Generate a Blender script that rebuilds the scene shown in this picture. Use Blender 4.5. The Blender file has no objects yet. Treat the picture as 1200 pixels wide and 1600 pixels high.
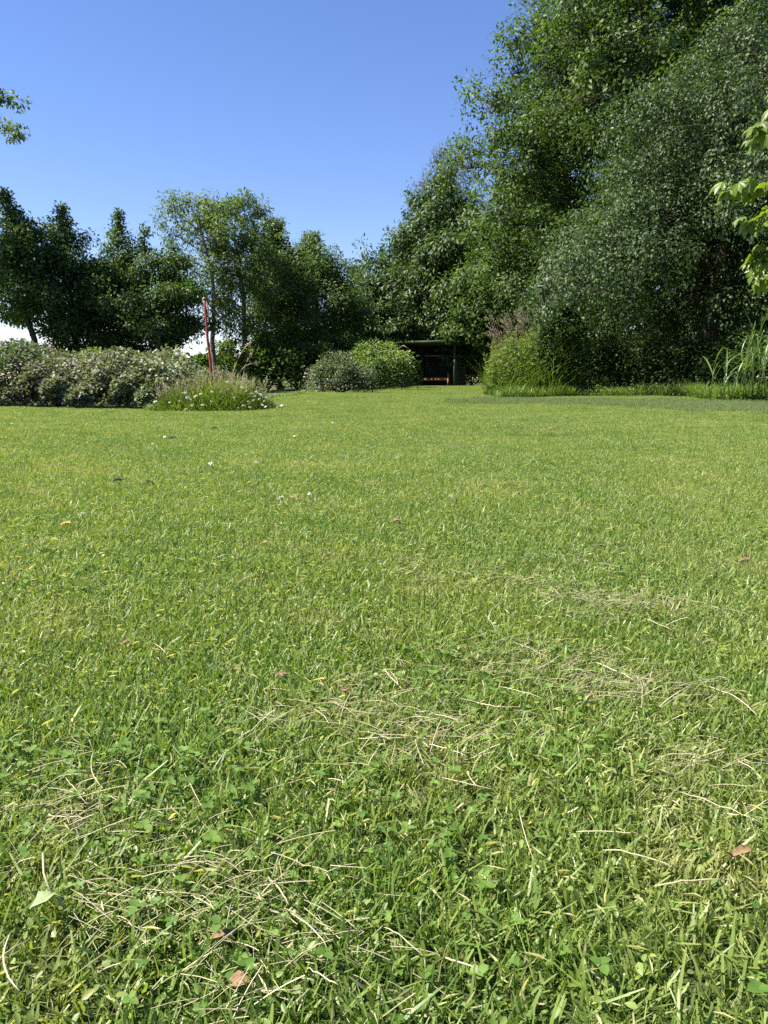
import bpy, math
import numpy as np
from mathutils import Vector, Matrix

R = math.radians
scene = bpy.context.scene
COL = scene.collection

# ------------------------------------------------------------------ camera
CAM_H = 0.50
PITCH = math.atan(210 / 1200.0)          # horizon sits at 590 of 1600
cam_d = bpy.data.cameras.new('camera')
cam_d.sensor_fit = 'VERTICAL'
cam_d.sensor_height = 32.0
cam_d.lens = 24.0                        # f = 0.75 of the picture height
cam_d.clip_start = 0.02
cam_d.clip_end = 2000
cam = bpy.data.objects.new('camera', cam_d)
COL.objects.link(cam)
cam.location = (0, 0, CAM_H)
cam.rotation_euler = (R(90) - PITCH, 0, 0)
scene.camera = cam

# ------------------------------------------------------------------ sky, sun, exposure
SUN_EL, SUN_AZ = R(53), R(-98)           # azimuth from +Y towards +X (negative: ahead, to the left)
world = bpy.data.worlds.new('World')
scene.world = world
world.use_nodes = True
wn = world.node_tree.nodes
wl = world.node_tree.links
sky = wn.new('ShaderNodeTexSky')
sky.sky_type = 'NISHITA'
sky.sun_disc = False
sky.sun_elevation = SUN_EL
sky.sun_rotation = SUN_AZ
sky.altitude = 100
sky.air_density = 1.0
sky.dust_density = 0.0
sky.ozone_density = 4.0
hs = wn.new('ShaderNodeHueSaturation')
hs.inputs['Saturation'].default_value = 1.12
wl.new(sky.outputs[0], hs.inputs['Color'])
tone = wn.new('ShaderNodeMix'); tone.data_type = 'RGBA'; tone.blend_type = 'MULTIPLY'
tone.inputs[0].default_value = 1.0; tone.inputs[7].default_value = (1.10, 0.95, 1.08, 1)
wl.new(hs.outputs[0], tone.inputs[6])
wl.new(tone.outputs[2], wn['Background'].inputs[0])
wn['Background'].inputs[1].default_value = 0.066

sun_d = bpy.data.lights.new('sun', 'SUN')
sun_d.energy = 5.0
sun_d.angle = R(0.53)
sun_d.color = (1.0, 0.95, 0.86)
sun = bpy.data.objects.new('sun', sun_d)
COL.objects.link(sun)
sdir = Vector((math.sin(SUN_AZ) * math.cos(SUN_EL), math.cos(SUN_AZ) * math.cos(SUN_EL), math.sin(SUN_EL)))
sun.rotation_euler = sdir.to_track_quat('Z', 'Y').to_euler()
sun.location = sdir * 60

vs = scene.view_settings
vs.view_transform = 'Standard'
vs.look = 'None'
vs.exposure = 1.5
vs.gamma = 1.0
vs.use_curve_mapping = False
scene.cycles.use_denoising = False
scene.cycles.max_bounces = 6
scene.cycles.diffuse_bounces = 3
scene.cycles.glossy_bounces = 2
scene.cycles.transmission_bounces = 3
scene.cycles.caustics_reflective = False
scene.cycles.caustics_refractive = False

# ------------------------------------------------------------------ helpers
def P(px, py, Y):
    """photo pixel (1200x1600) at ground distance Y -> world point"""
    u = (px - 600) / 1200.0
    v = (800 - py) / 1200.0
    c, s = math.cos(PITCH), math.sin(PITCH)
    d = np.array([u, c + v * s, v * c - s])
    return np.array([0, 0, CAM_H]) + d * (Y / d[1])

def G(px, py):
    """photo pixel on the lawn -> (x, y)"""
    u = (px - 600) / 1200.0
    v = (800 - py) / 1200.0
    c, s = math.cos(PITCH), math.sin(PITCH)
    d = np.array([u, c + v * s, v * c - s])
    k = CAM_H / max(-d[2], 1e-4)
    return d[0] * k, d[1] * k

def gz(x, y):
    x = np.asarray(x, float); y = np.asarray(y, float)
    far = np.clip((y - 2.0) / 8.0, 0, 1)
    z = 0.018 * np.sin(1.1 * x + 0.7 * y) + 0.014 * np.sin(0.6 * x - 1.5 * y + 1.0)
    z = z * (0.35 + 0.65 * far)
    z += 0.10 * np.exp(-((y - 36) / 5.0) ** 2) * np.exp(-((x - 2.3) / 5.0) ** 2)
    return z

def unit(a):
    return a / np.maximum(np.linalg.norm(a, axis=-1, keepdims=True), 1e-9)

def mesh_np(name, V, quads=None, tris=None, tint=None, smooth=False):
    V = np.asarray(V, np.float32)
    me = bpy.data.meshes.new(name)
    nq = 0 if quads is None else len(quads)
    nt = 0 if tris is None else len(tris)
    me.vertices.add(len(V))
    me.vertices.foreach_set('co', V.ravel())
    idx, starts, k = [], [], 0
    if nq:
        idx.append(np.asarray(quads).ravel()); starts.append(np.arange(nq) * 4); k = nq * 4
    if nt:
        idx.append(np.asarray(tris).ravel()); starts.append(k + np.arange(nt) * 3)
    idx = np.concatenate(idx).astype(np.int32)
    starts = np.concatenate(starts).astype(np.int32)
    me.loops.add(len(idx)); me.loops.foreach_set('vertex_index', idx)
    me.polygons.add(nq + nt)
    me.polygons.foreach_set('loop_start', starts)
    if smooth:
        me.polygons.foreach_set('use_smooth', np.ones(nq + nt, bool))
    if tint is not None:
        a = me.attributes.new('tint', 'FLOAT', 'POINT')
        a.data.foreach_set('value', np.asarray(tint, np.float32))
    me.update(calc_edges=True)
    return me

class MB:
    """collects pieces of ONE mesh"""
    def __init__(s):
        s.v, s.q, s.t, s.ti, s.n = [], [], [], [], 0
    def add(s, V, quads=None, tris=None, tint=0.5):
        V = np.asarray(V, float).reshape(-1, 3)
        if quads is not None and len(quads): s.q.append(np.asarray(quads) + s.n)
        if tris is not None and len(tris): s.t.append(np.asarray(tris) + s.n)
        s.v.append(V); s.n += len(V)
        s.ti.append(np.broadcast_to(np.asarray(tint, float), (len(V),)))
    def box(s, c, size, rz=0.0, rx=0.0, ry=0.0, tint=0.5, taper=1.0):
        h = np.array(size) / 2.0
        V = np.array([[x, y, z] for z in (-1, 1) for y in (-1, 1) for x in (-1, 1)], float)
        V[V[:, 2] > 0, :2] *= taper
        V *= h
        M = np.array((Matrix.Rotation(rz, 3, 'Z') @ Matrix.Rotation(ry, 3, 'Y') @ Matrix.Rotation(rx, 3, 'X')))
        V = V @ M.T + np.array(c)
        s.add(V, [[0, 2, 3, 1], [4, 5, 7, 6], [0, 1, 5, 4], [2, 6, 7, 3], [0, 4, 6, 2], [1, 3, 7, 5]], tint=tint)
    def tube(s, path, rad, sides=6, tint=0.5, cap=True):
        path = np.asarray(path, float); n = len(path)
        rad = np.broadcast_to(np.asarray(rad, float), (n,))
        tan = unit(np.gradient(path, axis=0))
        ref = np.where(np.abs(tan[:, 2:3]) > 0.9, np.array([[1., 0, 0]]), np.array([[0, 0, 1.]]))
        a = unit(np.cross(tan, ref)); b = np.cross(tan, a)
        th = np.arange(sides) * 2 * math.pi / sides
        ring = (a[:, None] * np.cos(th)[None, :, None] + b[:, None] * np.sin(th)[None, :, None]) * rad[:, None, None] + path[:, None]
        V = ring.reshape(-1, 3)
        i = np.arange(n - 1)[:, None] * sides; j = np.arange(sides)[None]; k = (j + 1) % sides
        q = np.stack([i + j, i + k, i + sides + k, i + sides + j], -1).reshape(-1, 4)
        tr = []
        if cap:
            V = np.vstack([V, path[:1], path[-1:]])
            b0, b1 = n * sides, n * sides + 1
            for m in range(sides):
                tr.append([b0, (m + 1) % sides, m])
                tr.append([b1, (n - 1) * sides + m, (n - 1) * sides + (m + 1) % sides])
        s.add(V, q, tr, tint)
    def mesh(s, name, smooth=False):
        return mesh_np(name, np.vstack(s.v), np.vstack(s.q) if s.q else None, np.vstack(s.t) if s.t else None,
                       np.concatenate(s.ti), smooth)

# leaf templates: columns side, along, out-of-plane
LEAF2 = (np.array([[0, 0, 0], [.5, .45, .07], [0, 1, -.10], [-.5, .45, .07]]), None, np.array([[0, 1, 2], [0, 2, 3]]))
LEAF4 = (np.array([[0, 0, 0], [.42, .28, .08], [.38, .68, .04], [0, 1, -.14], [-.38, .68, .04], [-.42, .28, .08], [0, .5, -.02]]),
         np.array([[0, 1, 2, 6], [6, 2, 3, 3], [0, 6, 4, 5], [6, 3, 4, 4]])[[0, 2]], np.array([[6, 2, 3], [6, 3, 4]]))

def add_leaves(mb, p, axis, normal, L, W, tint, tmpl=LEAF2):
    p = np.asarray(p); axis = unit(axis)
    normal = unit(normal - axis * np.sum(normal * axis, -1, keepdims=True))
    side = np.cross(axis, normal)
    T, q, t = tmpl
    L = np.broadcast_to(L, (len(p),)); W = np.broadcast_to(W, (len(p),))
    V = p[:, None] + side[:, None] * (T[:, 0][None, :, None] * W[:, None, None]) \
        + axis[:, None] * (T[:, 1][None, :, None] * L[:, None, None]) + normal[:, None] * (T[:, 2][None, :, None] * L[:, None, None])
    m = len(T); off = (np.arange(len(p)) * m)[:, None, None]
    mb.add(V.reshape(-1, 3), None if q is None else (q[None] + off).reshape(-1, 4), (t[None] + off).reshape(-1, 3),
           np.repeat(np.broadcast_to(tint, (len(p),)), m))

def add_blades(mb, p, azim, h, w, lean, bend, tint, tipw=0.25, seg=2, twist=None):
    """grass blades: strips that lean and bend over"""
    n = len(p); d = np.stack([np.cos(azim), np.sin(azim), np.zeros(n)], -1)
    tw = azim + math.pi / 2 if twist is None else azim + twist
    sd = np.stack([np.cos(tw), np.sin(tw), np.zeros(n)], -1)
    st = []
    for k in range(seg + 1):
        t = k / seg
        c = p + d * (h * (lean * t + bend * t * t))[:, None] + np.array([0, 0, 1.]) * (h * (t - 0.45 * bend * t * t))[:, None]
        ww = w * (0.55 + 0.45 * math.sin(min(1, t * 1.6 + .25) * math.pi * .6)) if k < seg else w * tipw
        st.append(c - sd * (ww / 2)[:, None]); st.append(c + sd * (ww / 2)[:, None])
    V = np.stack(st, 1); m = 2 * (seg + 1)
    q = np.array([[2 * k, 2 * k + 1, 2 * k + 3, 2 * k + 2] for k in range(seg)])
    off = (np.arange(n) * m)[:, None, None]
    mb.add(V.reshape(-1, 3), (q[None] + off).reshape(-1, 4), None, np.repeat(np.broadcast_to(tint, (n,)), m))

def link(name, me, mat=None, parent=None, loc=None, rot=None, scale=None):
    o = bpy.data.objects.new(name, me)
    COL.objects.link(o)
    if mat is not None and me is not None and len(me.materials) == 0: me.materials.append(mat)
    if parent is not None: o.parent = parent
    if loc is not None: o.location = loc
    if rot is not None: o.rotation_euler = rot
    if scale is not None: o.scale = (scale,) * 3 if np.isscalar(scale) else scale
    return o

def tag(o, label=None, cat=None, group=None, kind=None):
    if label: o['label'] = label
    if cat: o['category'] = cat
    if group: o['group'] = group
    if kind: o['kind'] = kind
    return o

def thing(name, label, cat, loc, group=None, rz=0.0):
    o = bpy.data.objects.new(name, None)
    o.empty_display_size = 0.1
    COL.objects.link(o)
    o.location = loc; o.rotation_euler = (0, 0, rz)
    return tag(o, label, cat, group)

# ------------------------------------------------------------------ materials
def new_mat(name):
    m = bpy.data.materials.new(name); m.use_nodes = True
    nt = m.node_tree
    for n in list(nt.nodes): nt.nodes.remove(n)
    out = nt.nodes.new('ShaderNodeOutputMaterial')
    return m, nt, out

def ramp(nt, fac, stops):
    r = nt.nodes.new('ShaderNodeValToRGB')
    el = r.color_ramp.elements
    while len(el) < len(stops): el.new(0.5)
    for e, (p, c) in zip(el, stops):
        e.position = p; e.color = (*c, 1)
    nt.links.new(fac, r.inputs[0])
    return r.outputs[0]

def noise(nt, scale, detail=3, vec=None, rough=0.5):
    n = nt.nodes.new('ShaderNodeTexNoise')
    n.inputs['Scale'].default_value = scale; n.inputs['Detail'].default_value = detail
    n.inputs['Roughness'].default_value = rough
    if vec is not None: nt.links.new(vec, n.inputs['Vector'])
    return n.outputs[0]

def mixc(nt, fac, a, b, mode='MIX'):
    m = nt.nodes.new('ShaderNodeMix'); m.data_type = 'RGBA'; m.blend_type = mode
    for sock, v in ((m.inputs[0], fac), (m.inputs[6], a), (m.inputs[7], b)):
        if isinstance(v, (int, float)): sock.default_value = v
        elif isinstance(v, tuple): sock.default_value = (*v, 1)
        else: nt.links.new(v, sock)
    return m.outputs[2]

def maprange(nt, v, a, b, c=0.0, d=1.0):
    m = nt.nodes.new('ShaderNodeMapRange')
    nt.links.new(v, m.inputs[0])
    for i, x in zip((1, 2, 3, 4), (a, b, c, d)): m.inputs[i].default_value = x
    return m.outputs[0]

def leaf_mat(name, stops, rough=0.4, trans=0.35, tcol=(1.5, 1.55, 0.55), spec=0.5, big=None, dry=None):
    """leaf: glossy-ish upper skin and light shining through; 'tint' varies leaf by leaf"""
    m, nt, out = new_mat(name)
    at = nt.nodes.new('ShaderNodeAttribute'); at.attribute_name = 'tint'
    geo = nt.nodes.new('ShaderNodeNewGeometry')
    col = ramp(nt, at.outputs['Fac'], stops)
    if big:
        f = maprange(nt, noise(nt, big[0], 2, geo.outputs['Position']), 0.42, 0.62)
        col = mixc(nt, f, col, mixc(nt, big[2], col, big[1]))
    if dry:
        f = maprange(nt, noise(nt, dry[0], 3, geo.outputs['Position']), 0.57, 0.74, 0, .42)
        col = mixc(nt, f, col, dry[1])
        f = maprange(nt, noise(nt, 1.6, 4, geo.outputs['Position'], .6), 0.52, 0.70, 0, .45)   # thin, paler swathes
        col = mixc(nt, f, col, (.34, .34, .13))
        f = maprange(nt, noise(nt, 2.7, 3, geo.outputs['Position'], .6), 0.55, 0.70, 0, .5)    # lusher, deeper green clumps
        col = mixc(nt, f, col, (.075, .16, .022))
    b = nt.nodes.new('ShaderNodeBsdfPrincipled')
    nt.links.new(col, b.inputs['Base Color'])
    b.inputs['Roughness'].default_value = rough
    b.inputs['Specular IOR Level'].default_value = spec
    t = nt.nodes.new('ShaderNodeBsdfTranslucent')
    nt.links.new(mixc(nt, 1.0, col, tcol, 'MULTIPLY'), t.inputs[0])
    mx = nt.nodes.new('ShaderNodeMixShader'); mx.inputs[0].default_value = trans
    nt.links.new(b.outputs[0], mx.inputs[1]); nt.links.new(t.outputs[0], mx.inputs[2])
    nt.links.new(mx.outputs[0], out.inputs[0])
    return m

def rough_mat(name, c1, c2, scale=8, rough=0.8, bump=0.3, stretch=None, spec=0.3, bscale=None):
    m, nt, out = new_mat(name)
    tc = nt.nodes.new('ShaderNodeTexCoord')
    vec = tc.outputs['Object']
    if stretch:
        mp = nt.nodes.new('ShaderNodeMapping'); mp.inputs['Scale'].default_value = stretch
        nt.links.new(vec, mp.inputs[0]); vec = mp.outputs[0]
    n = noise(nt, scale, 5, vec, 0.65)
    b = nt.nodes.new('ShaderNodeBsdfPrincipled')
    nt.links.new(ramp(nt, n, [(0.3, c1), (0.7, c2)]), b.inputs['Base Color'])
    b.inputs['Roughness'].default_value = rough
    b.inputs['Specular IOR Level'].default_value = spec
    if bump:
        bp = nt.nodes.new('ShaderNodeBump'); bp.inputs['Strength'].default_value = bump
        bp.inputs['Distance'].default_value = 0.02
        nt.links.new(noise(nt, bscale or scale * 2, 6, vec, 0.7), bp.inputs['Height'])
        nt.links.new(bp.outputs[0], b.inputs['Normal'])
    nt.links.new(b.outputs[0], out.inputs[0])
    return m

M = {}
M['bark'] = rough_mat('bark_grey_brown', (.022, .019, .011), (.06, .052, .030), 6, .9, .6, (1, 1, .25))
M['bark_pale'] = rough_mat('bark_pale_ash', (.09, .08, .06), (.25, .23, .18), 6, .9, .5, (1, 1, .25))
M['alder'] = leaf_mat('alder_leaves', [(0, (.032, .062, .015)), (.6, (.062, .11, .026)), (1, (.12, .175, .045))], .5, .40, spec=.3)
M['ash'] = leaf_mat('ash_leaves', [(0, (.055, .09, .026)), (.6, (.10, .15, .045)), (1, (.18, .23, .09))], .48, .42, spec=.35)
M['willow'] = leaf_mat('willow_leaves', [(0, (.05, .09, .024)), (.6, (.095, .155, .042)), (1, (.165, .23, .075))], .48, .42, spec=.35)
M['oak'] = leaf_mat('oak_leaves', [(0, (.035, .068, .012)), (.6, (.068, .118, .022)), (1, (.125, .185, .042))], .5, .38, spec=.3)
M['thorn'] = leaf_mat('silvery_leaves', [(0, (.026, .052, .014)), (.6, (.052, .09, .026)), (1, (.135, .175, .075))], .5, .30, spec=.27)
M['birch'] = leaf_mat('birch_leaves', [(0, (.035, .055, .025)), (1, (.085, .11, .05))], .4, .3)
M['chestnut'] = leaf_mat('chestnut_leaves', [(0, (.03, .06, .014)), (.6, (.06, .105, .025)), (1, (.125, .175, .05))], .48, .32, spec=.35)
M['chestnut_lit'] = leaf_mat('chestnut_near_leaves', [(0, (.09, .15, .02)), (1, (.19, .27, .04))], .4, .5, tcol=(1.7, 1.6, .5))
M['bramble'] = leaf_mat('bramble_leaves', [(0, (.035, .065, .022)), (.55, (.085, .125, .05)), (.85, (.19, .22, .12)), (1, (.30, .30, .21))], .55, .28,
                        big=(0.55, (.21, .19, .14), .5))
M['shrub'] = leaf_mat('shrub_leaves', [(0, (.07, .125, .03)), (.55, (.15, .23, .06)), (1, (.34, .39, .20))], .45, .38)
M['herb'] = leaf_mat('tall_herb_leaves', [(0, (.085, .14, .03)), (.6, (.165, .235, .06)), (1, (.30, .34, .14))], .5, .40, spec=.3)
M['long_grass'] = leaf_mat('long_grass_blades', [(0, (.06, .115, .02)), (.6, (.12, .19, .035)), (.9, (.20, .25, .07)), (1, (.34, .30, .15))], .45, .4)
M['seed'] = leaf_mat('seed_heads', [(0, (.32, .25, .15)), (1, (.56, .47, .31))], .7, .35, tcol=(1, 1, 1), spec=.2)
M['reed'] = leaf_mat('reed_blades', [(0, (.06, .12, .03)), (1, (.14, .21, .05))], .35, .35)
M['grass'] = leaf_mat('lawn_blades', [(0, (.065, .13, .024)), (.45, (.152, .228, .045)), (.80, (.235, .305, .076)), (.89, (.32, .34, .13)), (1, (.56, .50, .30))],
                      .42, .38, spec=.35, big=(0.9, (.29, .31, .075), .25), dry=(4.5, (.40, .34, .17)))
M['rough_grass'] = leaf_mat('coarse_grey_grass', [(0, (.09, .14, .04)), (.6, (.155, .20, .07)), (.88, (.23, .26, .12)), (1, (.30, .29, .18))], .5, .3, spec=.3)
M['clover'] = leaf_mat('clover_leaves', [(0, (.07, .14, .022)), (1, (.16, .26, .05))], .5, .35, spec=.3)
M['straw'] = leaf_mat('dry_straw', [(0, (.17, .20, .09)), (.35, (.34, .31, .16)), (.7, (.48, .42, .25)), (1, (.62, .54, .36))], .5, .2, tcol=(1, 1, .9))
M['petal'] = leaf_mat('cream_petals', [(0, (.62, .60, .46)), (1, (.82, .80, .70))], .6, .3, tcol=(1, 1, 1))
M['dead_leaf'] = rough_mat('dead_leaf_brown', (.14, .08, .04), (.36, .23, .12), 60, .7, .4)
M['dark_leaf'] = rough_mat('dead_leaf_dark', (.02, .016, .012), (.06, .045, .03), 60, .7, .4)
M['yellow_leaf'] = rough_mat('dead_leaf_yellow', (.40, .26, .05), (.55, .40, .10), 60, .6, .3)
M['pale_leaf'] = rough_mat('fallen_leaf_pale_green', (.20, .27, .10), (.36, .43, .22), 50, .45, .3)
M['timber_dark'] = rough_mat('weathered_timber', (.03, .028, .02), (.085, .075, .05), 9, .85, .4, (1, 1, .15))
M['timber_green'] = rough_mat('algae_green_boards', (.03, .045, .02), (.07, .09, .035), 9, .85, .4, (1, 1, .15))
M['timber_rail'] = rough_mat('pale_rail', (.16, .15, .12), (.30, .28, .22), 9, .8, .3, (.2, 1, 1))
M['roof_felt'] = rough_mat('roof_felt', (.03, .034, .03), (.07, .077, .068), 12, .9, .3)
M['timber_red'] = rough_mat('stained_bench_wood', (.16, .06, .025), (.34, .15, .07), 9, .6, .3, (.2, 1, 1))
M['tan_roof'] = rough_mat('tan_roof_wood', (.36, .24, .11), (.58, .42, .22), 14, .8, .3)
M['red_paint'] = rough_mat('flaking_red_stake', (.10, .018, .010), (.32, .065, .035), 14, .6, .5, (1, 1, .2))
M['pale_wood'] = rough_mat('split_wood_sunlit', (.42, .24, .18), (.62, .42, .34), 20, .6, .3, (1, 1, .2))
M['feather'] = rough_mat('grey_feathers', (.16, .15, .15), (.34, .33, .33), 30, .7, .3)
M['grey_board'] = rough_mat('grey_board', (.16, .17, .15), (.30, .31, .28), 14, .8, .3)

def ground_mat():
    m, nt, out = new_mat('lawn_soil_and_thatch')
    geo = nt.nodes.new('ShaderNodeNewGeometry'); pos = geo.outputs['Position']
    fine = ramp(nt, noise(nt, 90, 4, pos, .7), [(.3, (.025, .04, .012)), (.55, (.06, .085, .022)), (.75, (.13, .13, .05))])
    f2 = maprange(nt, noise(nt, 0.9, 2, pos), 0.42, 0.62)
    col = mixc(nt, f2, fine, mixc(nt, .35, fine, (.17, .17, .06)))
    b = nt.nodes.new('ShaderNodeBsdfPrincipled')
    nt.links.new(col, b.inputs['Base Color']); b.inputs['Roughness'].default_value = .9
    b.inputs['Specular IOR Level'].default_value = .15
    bp = nt.nodes.new('ShaderNodeBump'); bp.inputs['Strength'].default_value = .8; bp.inputs['Distance'].default_value = .02
    nt.links.new(noise(nt, 70, 5, pos, .7), bp.inputs['Height']); nt.links.new(bp.outputs[0], b.inputs['Normal'])
    nt.links.new(b.outputs[0], out.inputs[0])
    return m

# ------------------------------------------------------------------ ground
def axis_pts(lo, hi, near, step):
    a = np.arange(-near, near + 1e-6, step)
    ext = near + np.cumsum(np.geomspace(step, 120, 26))
    return np.concatenate([-ext[::-1], a, ext])
gx = axis_pts(0, 0, 24, .5)
gy = axis_pts(0, 0, 50, .5)
XX, YY = np.meshgrid(gx, gy)
GV = np.stack([XX, YY, gz(XX, YY)], -1).reshape(-1, 3)
nx_, ny_ = len(gx), len(gy)
ii = (np.arange(ny_ - 1)[:, None] * nx_ + np.arange(nx_ - 1)[None]).ravel()
ground = link('ground', mesh_np('ground', GV, np.stack([ii, ii + 1, ii + nx_ + 1, ii + nx_], -1), smooth=True), ground_mat())
tag(ground, 'short green mown lawn ground spreading to the trees', kind='structure')

# ------------------------------------------------------------------ the lawn itself: scattered tufts (uncountable grass)
def scatter(name, sources, mat, pts, rotz, scl, var, tilt=None):
    """ONE stuff object: geometry nodes put source tufts on the points of its mesh"""
    src = bpy.data.collections.new(name + '_tufts')
    for k, me in enumerate(sources):
        me.materials.append(mat)
        o = bpy.data.objects.new('%s_tuft_%02d' % (name, k), me)
        src.objects.link(o)
    me = bpy.data.meshes.new(name)
    me.vertices.add(len(pts)); me.vertices.foreach_set('co', np.asarray(pts, np.float32).ravel())
    for nm, ty, val in (('rz', 'FLOAT', rotz), ('sc', 'FLOAT', scl), ('vi', 'INT', var)):
        a = me.attributes.new(nm, ty, 'POINT')
        a.data.foreach_set('value', np.asarray(val, np.int32 if ty == 'INT' else np.float32))
    me.materials.append(mat)
    o = link(name, me)
    ng = bpy.data.node_groups.new(name + '_scatter', 'GeometryNodeTree')
    ng.interface.new_socket('Geometry', in_out='INPUT', socket_type='NodeSocketGeometry')
    ng.interface.new_socket('Geometry', in_out='OUTPUT', socket_type='NodeSocketGeometry')
    N = ng.nodes; L = ng.links
    gi = N.new('NodeGroupInput'); go = N.new('NodeGroupOutput')
    ci = N.new('GeometryNodeCollectionInfo'); ci.inputs[0].default_value = src
    ci.inputs['Separate Children'].default_value = True; ci.inputs['Reset Children'].default_value = True
    iop = N.new('GeometryNodeInstanceOnPoints')
    iop.inputs['Pick Instance'].default_value = True
    def attr(nm, ty):
        n = N.new('GeometryNodeInputNamedAttribute'); n.data_type = ty; n.inputs[0].default_value = nm
        return n.outputs[0]
    cx = N.new('ShaderNodeCombineXYZ'); L.new(attr('rz', 'FLOAT'), cx.inputs[2])
    L.new(gi.outputs[0], iop.inputs['Points']); L.new(ci.outputs[0], iop.inputs['Instance'])
    L.new(attr('vi', 'INT'), iop.inputs['Instance Index'])
    L.new(cx.outputs[0], iop.inputs['Rotation']); L.new(attr('sc', 'FLOAT'), iop.inputs['Scale'])
    L.new(iop.outputs[0], go.inputs[0])
    md = o.modifiers.new('scatter', 'NODES'); md.node_group = ng
    return o

def lawn_edge(x, y):
    """inside the mown lawn? the far edge by bearing"""
    px = 600 + 1200 * x / np.maximum(y, .05)
    ed = np.interp(px, [-900, 280, 420, 490, 640, 760, 772, 900, 1060, 1110, 2200],
                   [12.4, 12.9, 19, 25.5, 41, 41, 23, 22, 20.5, 16.5, 14])
    return y < ed

def disc(rng, n, r):
    a = rng.uniform(0, 2 * math.pi, n); d = r * np.sqrt(rng.uniform(0, 1, n))
    return np.stack([d * np.cos(a), d * np.sin(a), np.zeros(n)], -1)

def grass_tuft(seed, n=2500, r=.30, hmean=.026, extra=220):
    rng = np.random.default_rng(seed); mb = MB()
    p = disc(rng, n, r)
    # blades stand in small bunches with gaps between
    nc = 190; cc = disc(rng, nc, r); pk = rng.integers(0, nc, n); inb = rng.uniform(0, 1, n) < .7
    p = np.where(inb[:, None], cc[pk] + disc(rng, n, .017), p)
    bt = rng.normal(0, .17, nc)
    k = rng.uniform(0, 1, n)
    h = np.clip(rng.normal(hmean, .008, n), .009, .05)
    w = np.where(k < .5, rng.uniform(.0011, .0020, n), rng.uniform(.0020, .0038, n))
    tint = np.clip(.42 + np.where(inb, bt[pk], 0) + rng.normal(0, .17, n), 0, .88)
    dry = rng.uniform(0, 1, n) < .075
    h = np.where(dry, h * .7, h)
    tint = np.where(dry, rng.uniform(.9, 1, n), tint)
    az = rng.uniform(0, 2 * math.pi, n)
    lean = np.abs(rng.normal(.2, .28, n)); bend = np.abs(rng.normal(.25, .32, n))
    add_blades(mb, p, az, h, w, lean, np.minimum(bend, 1.7), tint, tipw=.45, twist=rng.normal(math.pi / 2, .8, n))
    # little broad leaves down among the blades
    q = disc(rng, extra, r); q[:, 2] = rng.uniform(.006, .022, extra)
    L = rng.uniform(.005, .011, extra)
    add_leaves(mb, q, rng.normal(0, 1, (extra, 3)) * [1, 1, .5] + [0, 0, .25], rng.normal(0, .5, (extra, 3)) + [0, 0, 1], L, L * rng.uniform(.35, .8, extra), np.clip(rng.normal(.45, .2, extra), 0, .85), LEAF4)
    # short dead scraps
    m = 70; q = disc(rng, m, r); q[:, 2] = rng.uniform(.008, .026, m)
    add_leaves(mb, q, rng.normal(0, 1, (m, 3)) * [1, 1, .3], rng.normal(0, .5, (m, 3)) + [0, 0, 1], rng.uniform(.01, .026, m), rng.uniform(.001, .0025, m), rng.uniform(.9, 1, m))
    return mb.mesh('grass_tuft')

def jitter_grid(rng, y0, y1, step, wide=.68, pad=2.2, jit=.5):
    ys = np.arange(y0, y1, step); out = []
    for y in ys:
        xm = wide * y + pad
        xs = np.arange(-xm, xm, step)
        out.append(np.stack([xs, np.full(len(xs), y)], -1))
    p = np.vstack(out) + rng.uniform(-jit, jit, (sum(len(a) for a in out), 2)) * step
    p = p[lawn_edge(p[:, 0], p[:, 1])]
    return np.column_stack([p, gz(p[:, 0], p[:, 1])])

rng = np.random.default_rng(5)
pts = np.vstack([jitter_grid(rng, -.3, 5, .215), jitter_grid(rng, 5, 14, .27), jitter_grid(rng, 14, 44, .36, pad=3)])
n = len(pts)
far = np.clip((pts[:, 1] - 6) / 20, 0, 1)
g = scatter('lawn_grass', [grass_tuft(100 + k, hmean=(.017, .019, .022, .018, .024, .020, .016, .021)[k]) for k in range(8)], M['grass'], pts,
            rng.uniform(0, 6.283, n), rng.uniform(.85, 1.15, n) , rng.integers(0, 8, n))
tag(g, 'short mown green lawn grass with dry blades among it', 'grass', kind='stuff')

def clover_tuft(seed, n=42, r=.17):
    rng = np.random.default_rng(seed); mb = MB()
    p = disc(rng, n, r); p[:, 2] = rng.uniform(.012, .032, n)
    tint = rng.uniform(0, 1, n); a0 = rng.uniform(0, 6.283, n); s = rng.uniform(.005, .009, n)
    for k in range(3):
        a = a0 + k * 2.094
        ax = np.stack([np.cos(a), np.sin(a), rng.uniform(-.1, .45, n)], -1)
        nm = np.stack([rng.normal(0, .25, n), rng.normal(0, .25, n), np.ones(n)], -1)
        add_leaves(mb, p, ax, nm, s, s * .95, tint, LEAF4)
    q = p.copy(); q[:, 2] = 0
    add_blades(mb, q, a0, p[:, 2], np.full(n, .0012), np.zeros(n), np.zeros(n), tint)
    return mb.mesh('clover_tuft')

cand = jitter_grid(rng, .3, 12, .2)
cn = np.sin(cand[:, 0] * 2.3 + 1.1) * np.sin(cand[:, 1] * 1.9 + .4) + .6 * np.sin(cand[:, 0] * 5.1 - cand[:, 1] * 4.3) + rng.normal(0, .45, len(cand))
cand = cand[cn > .75]
n = len(cand)
g = scatter('clover', [clover_tuft(200 + k) for k in range(5)], M['clover'], cand, rng.uniform(0, 6.28, n), rng.uniform(.8, 1.25, n), rng.integers(0, 5, n))
tag(g, 'patches of low clover leaves mixed into the lawn', 'clover', kind='stuff')

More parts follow.
